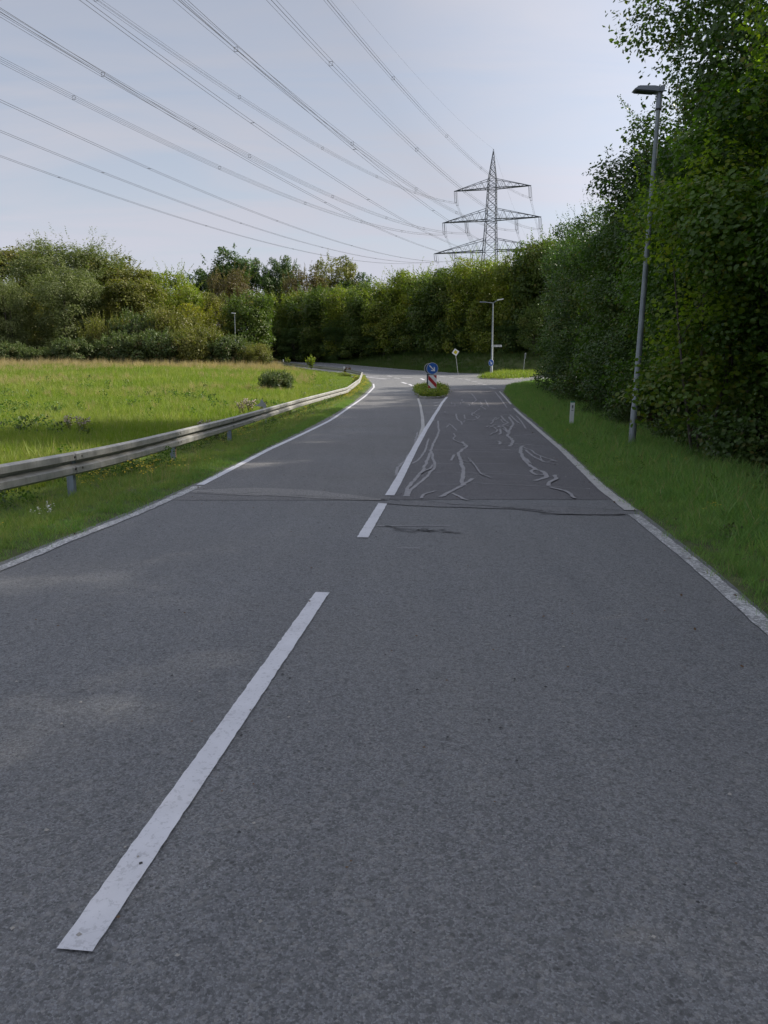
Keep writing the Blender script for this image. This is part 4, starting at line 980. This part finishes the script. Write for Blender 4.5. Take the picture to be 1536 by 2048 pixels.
b = MB(); b.prism([(-.58, -.038), (-.58, -.055), (-.14, -.055), (-.14, -.038)], -.11, .11, M1); b.build('lamp_glass', M_LAMPDARK, e)
b = MB(); b.tube([top + Vector((0.01, -.15, .04)), top + Vector((0.01, .15, .04))], .062, 12); b.build('hinge', M_LAMPHEAD, e)

D = 80.0
pb = at(983, 757, D); zb = float(ground(pb.x, D)); tp = at(986, 604, D)
e, top = lamp_post('street_lamp', (pb.x, D, zb), tp.z - zb, (tp.x - pb.x) / (tp.z - zb), .5, 'slim far street lamp with two arms and a street name plate at the junction', .10, .06)
for s, ln, up in ((-1, .75, 0.0), (1, .45, .18)):
    b = MB(); b.tube([top + Vector((0, 0, -.1)), top + Vector((s * ln, 0, up - .02))], .035, 8); a_ = b.build('arm', M_LAMP, e)
    b = MB(); b.box(top + Vector((s * (ln + .28), 0, up + (.06 if s > 0 else 0.0))), (.62, .22, .10), Matrix.Rotation(-s * (.18 if s > 0 else .02), 3, 'Y')); b.build('lamp_head', M_WHITE if s > 0 else M_LAMPHEAD, e)
# small lamp behind the brambles
pt = at(469, 627, 112); zb = float(ground(pt.x, 112))
e, top = lamp_post('street_lamp', (pt.x, 112, zb), pt.z - zb, 0.0, .4, 'small distant lamp rising above the bramble mound', .06, .05)
b = MB(); b.box(top + Vector((-.15, 0, .05)), (.55, .25, .12), Matrix.Rotation(.1, 3, 'Y')); b.build('lamp_head', M_WHITE, e)

# ------------------------------------------------------------------ signs
def disc(b, c, r, th, Rm, mi=0, n=32, z=0.0):
    M = Matrix.Translation(c) @ Rm.to_4x4()
    b.prism([(r * math.cos(2 * math.pi * k / n), r * math.sin(2 * math.pi * k / n)) for k in range(n)], z, z + th, M, mi)
def facing(yaw=0.0, roll=0.0):    # local z -> towards the camera side (-Y), local x right, local y up
    return Matrix.Rotation(yaw, 3, 'Z') @ Matrix.Rotation(math.pi / 2, 3, 'X') @ Matrix.Rotation(roll, 3, 'Z')
def arrow_poly(s=1.0):   # pointing +x
    return [(-.36 * s, -.045 * s), (.13 * s, -.045 * s), (-.02 * s, -.20 * s), (.11 * s, -.20 * s), (.33 * s, 0), (.11 * s, .20 * s), (-.02 * s, .20 * s), (.13 * s, .045 * s), (-.36 * s, .045 * s)]
def keep_right(name, base, D, cpx, cpy, dia, yaw, label, panel=None, back=False):
    zb = float(ground(base.x, D)); c = at(cpx, cpy, D); e = empty(name, (base.x, D, zb), label, 'road sign')
    o = Vector((base.x, D, zb)); Rm = facing(yaw); c = c - o; c.y = -.06
    for dx in (-.14, .14) if panel else (0,):
        b = MB(); b.tube([Vector((c.x + dx, 0, -.2)), Vector((c.x + dx, 0, c.z + .1))], .03, 10); b.build('post', M_SIGNPOST, e)
    b = MB(); disc(b, c, dia / 2, .012, Rm, 0); disc(b, c, dia / 2 - .018, .003, Rm, 1, z=.013)
    sgn = b.build('sign_disc', [M_WHITE, M_BACK if back else M_BLUE], e)
    if not back:
        b = MB(); M = Matrix.Translation(c) @ Rm.to_4x4() @ Matrix.Rotation(math.radians(-45), 4, 'Z'); b.prism(arrow_poly(dia), .0175, .020, M); b.build('arrow', M_WHITE, sgn)
    return e, c, Rm
D0 = 50.0
base = at(864, 792, D0)
e, c, Rm = keep_right('keep_right_sign', base, D0, 864.6, 737, .74, 0.0, 'round blue keep-right arrow sign above a red and white striped panel on the traffic island', True)
pc = at(864.6, 763.5, D0) - Vector(e.location); pc.y = -.06
W2, H2 = .275, .42
b = MB(); M = Matrix.Translation(pc) @ Rm.to_4x4(); b.prism([(-W2, -H2), (W2, -H2), (W2, H2), (-W2, H2)], 0, .012, M); pnl = b.build('striped_panel', M_WHITE, e)
def clip_band(c0, c1):     # band c0 < x + y < c1 inside the panel (stripes falling to the right)
    poly = [(-W2 + .01, -H2 + .01), (W2 - .01, -H2 + .01), (W2 - .01, H2 - .01), (-W2 + .01, H2 - .01)]
    for sg, cc in ((1, c0), (-1, -c1)):
        o_ = []
        for i in range(len(poly)):
            a, b2 = poly[i], poly[(i + 1) % len(poly)]; fa = sg * (a[0] * 1.05 + a[1]) - cc; fb = sg * (b2[0] * 1.05 + b2[1]) - cc
            if fa >= 0: o_.append(a)
            if fa * fb < 0: t = fa / (fa - fb); o_.append((a[0] + (b2[0] - a[0]) * t, a[1] + (b2[1] - a[1]) * t))
        poly = o_
    return poly
for c0, c1 in ((-.13, .15), (.46, .9), (-.9, -.46)):
    pl_ = clip_band(c0, c1)
    if len(pl_) > 2: b = MB(); b.prism(pl_, .0125, .0145, M); b.build('red_stripe', M_RED, pnl)
# second, rear-facing sign on the far end of the island
D1 = 54.5
base1 = at(857, 787, D1)
e1, c1_, R1 = keep_right('keep_right_sign', base1, D1, 858.5, 737.2, .74, .25, 'rear side of a second round sign half hidden behind the blue arrow sign', True, back=True)
b = MB(); pc1 = at(860, 760, D1) - Vector(e1.location); pc1.y = -.05
b.prism([(-.25, -.42), (.25, -.42), (.25, .42), (-.25, .42)], 0, .012, Matrix.Translation(pc1) @ R1.to_4x4()); b.build('panel_back', M_BACK, e1)
# tilted priority-road sign
D2 = 84.5
pb = at(917.5, 741, D2); pt = at(911, 704.5, D2); zb = float(ground(pb.x, D2)); o_ = Vector((pb.x, D2, zb))
e = empty('priority_sign', o_, 'small yellow and white diamond priority sign leaning to the left on the grass bank', 'road sign')
ct = pt - o_; ct.y = -.05
b = MB(); b.tube([Vector((0, 0, -.2)), Vector((ct.x, 0, ct.z - .2))], .025, 8); b.build('post', M_SIGNPOST, e)
Rm = facing(.1, math.radians(12)); b = MB()
def sq(s): return [(s, 0), (0, s), (-s, 0), (0, -s)]
M = Matrix.Translation(ct) @ Rm.to_4x4(); b.prism(sq(.42), 0, .01, M); pl_ = b.build('sign_plate', M_WHITE, e)
b = MB(); b.prism(sq(.24), .011, .015, M); b.build('yellow_square', M_YELL, pl_)
# things on the far lamp's post
base = at(982, 757, 79.4); e, c, Rm = keep_right('keep_right_sign', base, 79.4, 982.2, 725.5, .68, -.85, 'small blue arrow sign turned sideways in front of the far lamp post')
b = MB(); b.box(at(981.8, 742, 79.2) - Vector(e.location), (.20, .02, .66), Matrix.Rotation(-.6, 3, 'Z')); b.build('marker_panel', M_SIGNPOST, e)
pb = at(982, 700, 79.8); c = at(993.5, 691.8, 79.8)
e = empty('street_name_sign', pb, 'narrow white street name plate sticking out from the far lamp post', 'sign')
b = MB(); b.box(c - pb, (1.02, .03, .20)); pl_ = b.build('plate', M_WHITE, e)
b = MB()
for k in range(11):   # unreadable at this distance: dark letter strokes
    if k in (5,): continue
    b.box(c - pb + Vector((-.36 + k * .072, -.018, 0)), (.044, .004, .09 if k % 3 else .07))
b.build('lettering', M_BLACK, pl_)
b = MB(); b.tube([Vector((0, -.02, c.z - pb.z - .06)), Vector((c.x - pb.x - .45, -.02, c.z - pb.z - .06))], .02, 6); b.build('bracket', M_SIGNPOST, e)
pb = at(984.5, 757, 80.6); c = at(987.5, 704, 80.6); zb = float(ground(pb.x, 80.6)); o_ = Vector((pb.x, 80.6, zb))
e = empty('give_way_sign', o_, 'edge-on triangular give way sign seen from behind beside the far lamp post', 'road sign')
b = MB(); b.tube([Vector((0, 0, -.2)), Vector((0, 0, c.z - zb + .5))], .03, 8); b.build('post', M_SIGNPOST, e)
b = MB(); b.prism([(-.42, .36), (.42, .36), (0, -.38)], 0, .012, Matrix.Translation(c - o_ + Vector((-.15, .06, 0))) @ facing(1.15).to_4x4()); b.build('sign_plate', M_BACK, e)
D3 = 86.0
pb = at(1046, 749, D3); pt = at(1050, 706, D3); zb = float(ground(pb.x, D3)); o_ = Vector((pb.x, D3, zb))
e = empty('leaning_sign', o_, 'narrow sign on a slightly leaning pole in the sunlit grass of the side road', 'road sign')
b = MB(); b.tube([Vector((0, 0, -.2)), pt - o_], .03, 8); b.build('post', M_SIGNPOST, e)
b = MB(); b.box(pt - o_ + Vector((.03, -.04, -.30)), (.16, .02, .62), Matrix.Rotation(.05, 3, 'Y')); pl_ = b.build('sign_plate', M_SIGNPOST, e)
b = MB(); b.box(pt - o_ + Vector((.03, -.055, -.33)), (.07, .006, .5), Matrix.Rotation(.05, 3, 'Y')); b.build('dark_field', M_BACK, pl_)

# ------------------------------------------------------------------ marker posts
def marker(px, ytop, ybase, D, label, green=False, rz=0.0, hgt=None, name='marker_post', g='white roadside marker posts'):
    pb = at(px, ybase, D); pt = at(px + (2 if green else 0), ytop, D); zb = pb.z if green else min(pb.z, float(ground(pb.x, D)))
    zb = float(ground(pb.x, D)); h = pt.z - zb; e = empty(name, (pb.x, D, zb), label, 'marker post', g, rz)
    w_ = .068 if green else .075; d_ = .055
    sec = [(-w_, -d_ * .6), (w_, -d_ * .6), (w_ * .85, d_), (0, d_ * 1.2), (-w_ * .85, d_)]
    ln = .025 if green else 0
    def pr(z0, z1, s=1.0, off=0.0):
        n = len(sec); vs = [Vector((x * s + ln * z0, y * s + off, z0)) for x, y in sec] + [Vector((x * s + ln * z1, y * s + off, z1)) for x, y in sec]
        return vs, [tuple(range(n))[::-1], tuple(range(n, 2 * n))] + [(i, (i + 1) % n, n + (i + 1) % n, n + i) for i in range(n)]
    b = MB(); b.add(*pr(-.2, h - .045 if green else h)); b.build('body', M_WHITE, e)
    if green:
        b = MB(); b.add(*pr(h - .045, h, 1.04)); b.build('green_cap', M_GREENR, e)
        b = MB(); b.box((ln * (h - .18), -d_ * .6 - .003, h - .18), (.05, .006, .11)); b.box((ln * (h - .31), -d_ * .6 - .003, h - .30), (.075, .006, .018)); b.build('printed_mark', M_BACK, e)
        b = MB(); b.box((ln * (h - .14), -d_ * .6 - .008, h - .13), (.012, .004, .05)); b.box((ln * (h - .14), -d_ * .6 - .008, h - .20), (.03, .004, .012)); b.build('digit', M_WHITE, e)
    else:
        b = MB(); b.add(*pr(h * .25, h * .45, 1.05)); b.build('black_band', M_BLACK, e)
    return e
q = G(1142, 855); marker(1142, 802.5, 855, q[1], 'short white marker post with green cap in the right verge', True)
marker(688.5, 733, 752, 86.0, 'white marker post with black band behind the guardrail bend beside a brown bush')
marker(567, 719, 735, 118, 'distant white marker post where the main road meets the brambles')
marker(705, 752, 770, 77, 'white marker post with black foot just inside the guardrail bend', hgt=1)
# pale bent fin behind the rail
pq = rail_pt(532, 811); zt = float(prof(pq[1])) - .17 + .73; o_ = Vector((pq[0] - .25, pq[1] + .1, float(ground(pq[0], pq[1]))))
e = empty('bent_fin', o_, 'pale grey curved sheet sticking up behind the guardrail top', 'scrap sheet'); hb = zt - o_.z
b = MB(); prf = [(-.22, -.02), (-.10, .03), (0, .10), (.03, .21), (.05, .24), (.10, .21), (.16, .12), (.24, .02), (.26, -.45), (.22, -.45), (.10, -.05)]
b.prism(prf, -.012, .012, Matrix.Translation((0, 0, hb)) @ facing(.2).to_4x4()); b.build('sheet', M_SIGNPOST, e)
b = MB(); b.tube([Vector((.22, 0, -.1)), Vector((.22, 0, hb - .1))], .02, 6); b.build('stake', M_SIGNPOST, e)

# ------------------------------------------------------------------ thistles, saplings
def thistle(r, h=1.2, nh=16, spread=.5):
    b = MB(); f = MB(); P = []
    for k in range(6):
        a = r.uniform(0, 6.28); top = Vector((math.cos(a) * spread * r.uniform(.2, .6), math.sin(a) * spread * r.uniform(.2, .6), h * r.uniform(.75, 1.0)))
        b.tube([Vector((0, 0, -.1)), top * .5 + Vector((0, 0, .05)), top], [.012, .009, .004], 5, False)
        for j in range(nh // 2):
            t = r.uniform(.7, 1.02); c = top * t + Vector((r.normal(0, .07), r.normal(0, .07), r.normal(0, .05)))
            s = r.uniform(.025, .05); vs = [c + Vector(v) * s for v in ((1, 0, 0), (0, 1, 0), (-1, 0, 0), (0, -1, 0), (0, 0, 1.2), (0, 0, -1))]
            f.add(vs, [(0, 1, 4), (1, 2, 4), (2, 3, 4), (3, 0, 4), (1, 0, 5), (2, 1, 5), (3, 2, 5), (0, 3, 5)])
        for j in range(26): P.append(top * r.uniform(.1, .9) + Vector(r.normal(0, .06, 3)))
    P = np.array(P); n = len(P)
    lv = leaves_mesh('leaves', P, unit(r.normal(size=(n, 3)) + [0, 0, .5]), unit(r.normal(size=(n, 3))), r.uniform(.08, .16, n), r.uniform(0, 1, n), r.uniform(0, 1, n), NARROW, M_OLIVE)
    return b.mesh('stem', M_TWIG), f.mesh('seed_heads', M_FLUFF), lv
TH = [thistle(np.random.default_rng(90 + k)) for k in range(3)]
for i, (px, yt, D, s, lab) in enumerate([(500, 790, 33, 1.25, 'fluffy pale thistle clump behind the guardrail near the bent fin'), (484, 797, 32, .9, 'smaller fluffy thistle left of the thistle clump'), (523, 800, 34, .9, 'fluffy thistle just left of the bent fin'),
                          (406, 832, 22.5, .9, 'pale thistle head showing above the rail between two posts'), (160, 828, 24, 1.0, 'thin thistle standing alone in the meadow at left'), (138, 826, 24.5, .9, 'thin thistle left of the lone meadow thistle'),
                          (432, 838, 23, .6, 'low thistle right behind the rail')]):
    p = at(px, yt, D); zb = float(ground(p.x, D)); e = empty('thistle', (p.x, D, zb), lab, 'thistle', 'thistles in the meadow', i * 1.3); h = (p.z - zb) / 1.2
    e.scale = (s * .85, s * .85, h); st, hd_, lv = TH[i % 3]; link('stem', st, e); link('seed_heads', hd_, e); link('leaves', lv, e)
def sapling(px, ytop, D, lab, m, hw, nl=420, size=.14, name='sapling', cat='sapling'):
    r = np.random.default_rng(int(px)); p = at(px, ytop, D); zb = float(ground(p.x, D)); h = p.z - zb
    e = empty(name, (p.x, D, zb), lab, cat); b = MB(); P = []; Dd = []
    for k in range(9):
        a = r.uniform(0, 6.28); t0 = r.uniform(.1, .5); q0 = Vector((0, 0, h * t0)); q1 = Vector((math.cos(a) * hw * r.uniform(.4, 1), math.sin(a) * hw * r.uniform(.4, 1), h * r.uniform(t0 + .25, .95)))
        if k == 0: q1 = Vector((0, 0, h)); q0 = Vector((0, 0, -.1))
        b.tube([q0, q1], [.02, .006], 5, False)
        for j in range(nl // 9): P.append(q0.lerp(q1, r.uniform(.2, 1)) + Vector(r.normal(0, .07, 3))); Dd.append((q1 - q0).normalized())
    b.build('stem', M_TWIG, e); P = np.array(P); n = len(P)
    link('leaves', leaves_mesh('leaves', P, unit(r.normal(size=(n, 3))), unit(np.array([tuple(d) for d in Dd]) + r.normal(0, .5, (n, 3))), size * r.uniform(.6, 1.2, n), r.uniform(0, 1, n), r.uniform(0, 1, n), LEAF4, m), e)
sapling(622, 710, 96, 'young light green sapling beside the far guardrail', M_HEDGE_Y, .9, 500, .2)
sapling(694, 734, 86, 'small reddish brown bush behind the guardrail bend', M_LITTER, .6, 260, .16, 'dry_bush', 'bush')
sapling(576, 716, 116, 'tiny green shoot beside the distant marker post', M_HEDGE_Y, .4, 120, .2)
K_SB = Kind('small_bush', 14, M_HEDGE_Y, 1, .02, 4, rx=1.1, ry=1.1, z0=-.1, z1=1.3, nlobe=18, nleaf=1500, size=.13, tpl=LEAF4, lobe=.36)
q = at(700, 757, 80); K_SB.put(q.x - .6, 80, .55, 1.3, 'small bright green bush inside the guardrail bend', 'bush')

# ------------------------------------------------------------------ traffic island with kerb stones, and the grass island at the side road
def kerb_island(name, outline, label, cat, h, grassT, dens, sc0, sc1, kerbw=.16, stone=1.0, mound=.12):
    P = resample(list(outline) + [outline[0]], .5)[:-1]
    for _ in range(2): P = (np.roll(P, 1, 0) + 2 * P + np.roll(P, -1, 0)) / 4
    cen = P.mean(0); zc = float(prof(cen[1])); e = empty(name, (cen[0], cen[1], zc), label, cat)
    Q = np.vstack([P, P[:1]]); sg = np.concatenate([[0], np.cumsum(np.linalg.norm(np.diff(Q, axis=0), axis=1))]); tot = sg[-1]; n = max(6, int(round(tot / stone)))
    def pp(s):
        s = s % tot; return np.array([np.interp(s, sg, Q[:, 0]), np.interp(s, sg, Q[:, 1])])
    for k in range(n):
        b = MB(); ss = np.linspace(tot * k / n + .012, tot * (k + 1) / n - .012, 4); vs = []
        for s in ss:
            a = pp(s); t = pp(s + .05) - pp(s - .05); t /= np.linalg.norm(t); nn = np.array([-t[1], t[0]])
            if np.dot(cen - a, nn) < 0: nn = -nn
            z = float(prof(a[1])) - zc; hh = h + rng.normal(0, .004)
            i_ = a + nn * kerbw; o2 = a - cen; i2 = i_ - cen; ch = a + nn * .025 - cen
            vs += [Vector((o2[0], o2[1], z - .1)), Vector((o2[0], o2[1], z + hh - .025)), Vector((ch[0], ch[1], z + hh)), Vector((i2[0], i2[1], z + hh)), Vector((i2[0], i2[1], z - .1))]
        fs = [(i * 5 + j, i * 5 + (j + 1) % 5, (i + 1) * 5 + (j + 1) % 5, (i + 1) * 5 + j) for i in range(3) for j in range(5)] + [(0, 1, 2, 3, 4), (19, 18, 17, 16, 15)]
        b.add(vs, fs); b.build('kerb_stone', M_KERB, e)
    # soil
    I = P + (cen - P) * (kerbw * .9 / np.linalg.norm(cen - P, axis=1))[:, None]
    vs = [Vector((p[0] - cen[0], p[1] - cen[1], float(prof(p[1])) - zc + h - .03)) for p in I] + [Vector(((p[0] - cen[0]) * .5, (p[1] - cen[1]) * .5, float(prof(cen[1] + (p[1] - cen[1]) * .5)) - zc + h + mound)) for p in I] + [Vector((0, 0, h + mound * 1.2))]
    m_ = len(I); b = MB(); b.add(vs, [(i, (i + 1) % m_, m_ + (i + 1) % m_, m_ + i) for i in range(m_)] + [(m_ + i, m_ + (i + 1) % m_, 2 * m_) for i in range(m_)], 0, True)
    b.build('soil_bed', M_SOIL, e)
    # planting
    area = np.ptp(P[:, 0]) * np.ptp(P[:, 1]); x = rng.uniform(P[:, 0].min(), P[:, 0].max(), int(dens * area)); y = rng.uniform(P[:, 1].min(), P[:, 1].max(), len(x))
    ins = np.zeros(len(x), bool)
    for i in range(len(I)):
        a, b2 = I[i], I[(i + 1) % len(I)]; c_ = ((a[1] > y) != (b2[1] > y)) & (x < (b2[0] - a[0]) * (y - a[1]) / (b2[1] - a[1] + 1e-12) + a[0]); ins ^= c_
    x, y = x[ins], y[ins]; G_ = np.stack([x - cen[0], y - cen[1], prof(y) - zc + h + mound * .1], 1)
    o = scatter('island_grass', G_, rng.uniform(sc0, sc1, len(x)), grassT); o.parent = e; return e
T_I = [tuft(r_, 30, .30, .16, .016, .7, M_GRASS_F, 'island_tuft', 2) for _ in range(4)] + [weed(r_, M_HEDGE_Y, .35), T_F[0]]
isl = [G(841, 797), G(862, 798), G(884, 797), G(894, 792), (G(897, 788)[0], G(897, 788)[1]), G(893, 781), (G(878, 774)[0], 58.2), (G(855, 773)[0], 59.0), (G(836, 774)[0], 58.0), G(829, 779), G(830, 787)]
kerb_island('traffic_island', isl, 'small kerbed traffic island overgrown with grass in the middle of the road', 'traffic island', .13, T_I, 46, .6, 1.15, .17, 1.0, .12)
isl2 = [G(958, 758.0), G(985, 759), G(1010, 759.2), G(1030, 758.6), G(1060, 755.5), (G(1090, 752)[0], 84.0), (26, 86.5), (17.5, 87.2), (12.3, 86.0), G(975, 754.5)]
kerb_island('grass_island', isl2, 'sunlit kerbed grass island with the far lamp post between main road and side road', 'traffic island', .10, T_I + T_MF, 16, .7, 1.4, .16, 1.2, .10)

# ------------------------------------------------------------------ pylon and power lines
DP = 260.0
bx = at(977, 540, DP).x; zb = float(ground(bx, DP)); S = Vector((-107, -333, 0)); ld = S.normalized(); ad_ = Vector((-ld.y, ld.x, 0)); 
if ad_.x < 0: ad_ = -ad_
ztop = at(986, 298, DP).z; zA = [at(980, y_, DP).z for y_ in (377, 440, 502)]; zU = [at(980, y_, DP).z for y_ in (359, 418, 478)]
po = Vector((at(980, 500, DP).x, DP, zb)); pyl = empty('pylon', po, 'tall lattice steel power pylon with three crossarm levels rising behind the hedge', 'pylon')
ax = Vector((at(985.5, 340, DP).x - at(978, 500, DP).x, 0, 0)) / (at(0, 340, DP).z - at(0, 500, DP).z)    # slight lean seen in the photo
def cl(z): return ax * (z - zA[2]) * .5
def hw(z): return float(np.interp(z, [zb, zA[2] - 12, zA[2], zA[1], zA[0], zU[0], ztop], [4.2, 2.7, 2.05, 1.62, 1.30, 1.2, .05]))
def corner(z, i):
    sx, sy = ((-1, -1), (1, -1), (1, 1), (-1, 1))[i]; return ad_ * hw(z) * sx + ld * hw(z) * sy + Vector((0, 0, z - zb)) + cl(z)
zs = [zb]; z = zb
while z < zU[0] - .5:
    z += max(1.7, hw(z) * 1.55); zs.append(min(z, zU[0]))
zs = sorted(set(zs + [zA[0], zA[1], zA[2]])); zz = [zs[0]]
for z in zs[1:]:
    if z - zz[-1] > .7: zz.append(z)
for i in range(4):
    b = MB(); pts_ = [corner(z, i) for z in (zb, zA[2] - 12, zA[2], zA[1], zA[0], zU[0], ztop)]; b.tube(pts_, [.20, .17, .16, .15, .13, .11, .05], 4, True, 0, False); b.build('mast_leg', M_STEEL, pyl)
b = MB()
zz2 = zz + list(np.linspace(zU[0], ztop - .8, 6)[1:])
for a, c in zip(zz2[:-1], zz2[1:]):
    for i in range(4):
        j = (i + 1) % 4
        b.tube([corner(a, i), corner(c, j)], .065, 4, False, 0, False); b.tube([corner(a, j), corner(c, i)], .055, 4, False, 0, False)
        b.tube([corner(c, i), corner(c, j)], .05, 4, False, 0, False)
o = b.build('lattice_bracing', M_STEEL, pyl); o['kind'] = 'stuff'
ARM = [12.4, 16.0, 18.6]; att = []
for lv in range(3):
    za, zu, al = zA[lv], zU[lv], ARM[lv]
    for sg in (-1, 1):
        b = MB(); tip = ad_ * sg * al + Vector((0, 0, za - zb)) + cl(za); h_ = hw(za)
        roots = [ad_ * sg * h_ + ld * s2 * h_ + Vector((0, 0, za - zb)) + cl(za) for s2 in (-1, 1)]
        ups = [ad_ * sg * hw(zu) + ld * s2 * hw(zu) + Vector((0, 0, zu - zb)) + cl(zu) for s2 in (-1, 1)]
        for r0, u0 in zip(roots, ups):
            b.tube([r0, tip], .16, 4, True, 0, False); b.tube([u0, tip], .09, 4, True, 0, False)
            nseg = 6 if lv else 5
            for k in range(nseg):
                t0, t1 = k / nseg, (k + .5) / nseg
                lo = r0.lerp(tip, (k + .5) / nseg if k else .5 / nseg); hi = u0.lerp(tip, t0); hi2 = u0.lerp(tip, (k + 1) / nseg)
                b.tube([lo, hi], .05, 4, False, 0, False); b.tube([lo, hi2], .05, 4, False, 0, False)
        for k in range(1, 7):
            b.tube([roots[0].lerp(tip, k / 7), roots[1].lerp(tip, (k - 1) / 7)], .05, 4, False, 0, False)
        b.build('crossarm', M_STEEL, pyl)
    spots_ = {0: [-1, 1], 1: [-1, -.52, .52, 1], 2: [-1, -.66, -.33, .33, .66, 1]}[lv]
    for s_ in spots_: att.append((lv, s_, ad_ * s_ * (al - .4) + Vector((0, 0, za - zb - .1)) + cl(za)))
for lv, s_, p in att:
    IL = 3.6 if lv < 2 else 2.3
    for off, mm in ((-1.0, M_INSUL_L), (.6, M_INSUL)):
        b = MB()
        for s2 in (-.32, .32):
            t_ = p + ld * (-off) * 0 + ad_ * s2 + ld * (off * hw(p.z + zb) * .8); d_ = t_ + Vector((.28 if off > 0 else .45, 0, -IL * (1 if off > 0 else 1.15)))
            b.tube([t_, d_], .085 if off > 0 else .05, 5, True, 0, False)
        b.tube([d_ - ad_ * .64, d_], .06, 4, True, 0, False)
        b.build('insulator', mm, pyl)
def span_pts(p, vec, sag, t0=0., t1=1., n=48):
    return [p + vec * t - Vector((0, 0, 4 * sag * t * (1 - t))) for t in np.linspace(t0, t1, n)]
LVN = ['top', 'middle', 'bottom']; SP_ = {(-1): 'left tip', 1: 'right tip', -.52: 'inner left', .52: 'inner right', -.66: 'middle left', -.33: 'inner left', .33: 'inner right', .66: 'middle right'}
for lv, s_, p in att:
    IL = 3.6 if lv < 2 else 2.3; A = po + p + Vector((.3, 0, -IL)); sag = 15.0
    nm = 'bundle of %s overhead wires hung from the %s of the %s crossarm' % ('four' if lv < 2 else 'two', SP_[s_], LVN[lv])
    e = empty('power_line', A, nm, 'power line', 'overhead power lines')
    offs_ = [(-.2, -.2), (.2, -.2), (-.2, .2), (.2, .2)] if lv < 2 else [(-.2, 0), (.2, 0)]
    for ox, oz in offs_:
        b = MB(); v = ad_ * ox + Vector((0, 0, oz))
        b.tube([v + q for q in span_pts(Vector((0, 0, 0)), S, sag)], .019, 4, False); b.build('wire', M_WIRE, e)
    b = MB()
    for ox, oz in offs_:
        v = ad_ * ox + Vector((0, 0, oz)); b.tube([v + q for q in span_pts(Vector((0, 0, 0)), -S * .9, 22.0, 0, .55, 16)], .017, 4, False)
    b.build('onward_wires', M_WIRE, e)
    for k in range(9):
        t = .05 + k * .093 + (lv * 7 + s_ * 3) % 1 * .03; q = span_pts(Vector((0, 0, 0)), S, sag, t, t, 1)[0]; b = MB()
        if lv < 2:
            for (x0, z0), (x1, z1) in (((-.2, -.2), (.2, -.2)), ((.2, -.2), (.2, .2)), ((.2, .2), (-.2, .2)), ((-.2, .2), (-.2, -.2))):
                b.tube([q + ad_ * x0 + Vector((0, 0, z0)), q + ad_ * x1 + Vector((0, 0, z1))], .022, 4, True, 0, False)
        else: b.tube([q - ad_ * .2, q + ad_ * .2], .025, 4, True, 0, False)
        b.build('spacer', M_WIRE, e)
A = po + Vector((0, 0, ztop - zb)) + cl(ztop); e = empty('earth_wire', A, 'single thin earth wire running from the tip of the pylon', 'power line', 'overhead power lines')
b = MB(); b.tube(span_pts(Vector((0, 0, 0)), S, 12.5), .014, 4, False); b.tube(span_pts(Vector((0, 0, 0)), -S * .9, 18, 0, .6, 16), .014, 4, False); b.build('wire', M_WIRE, e)
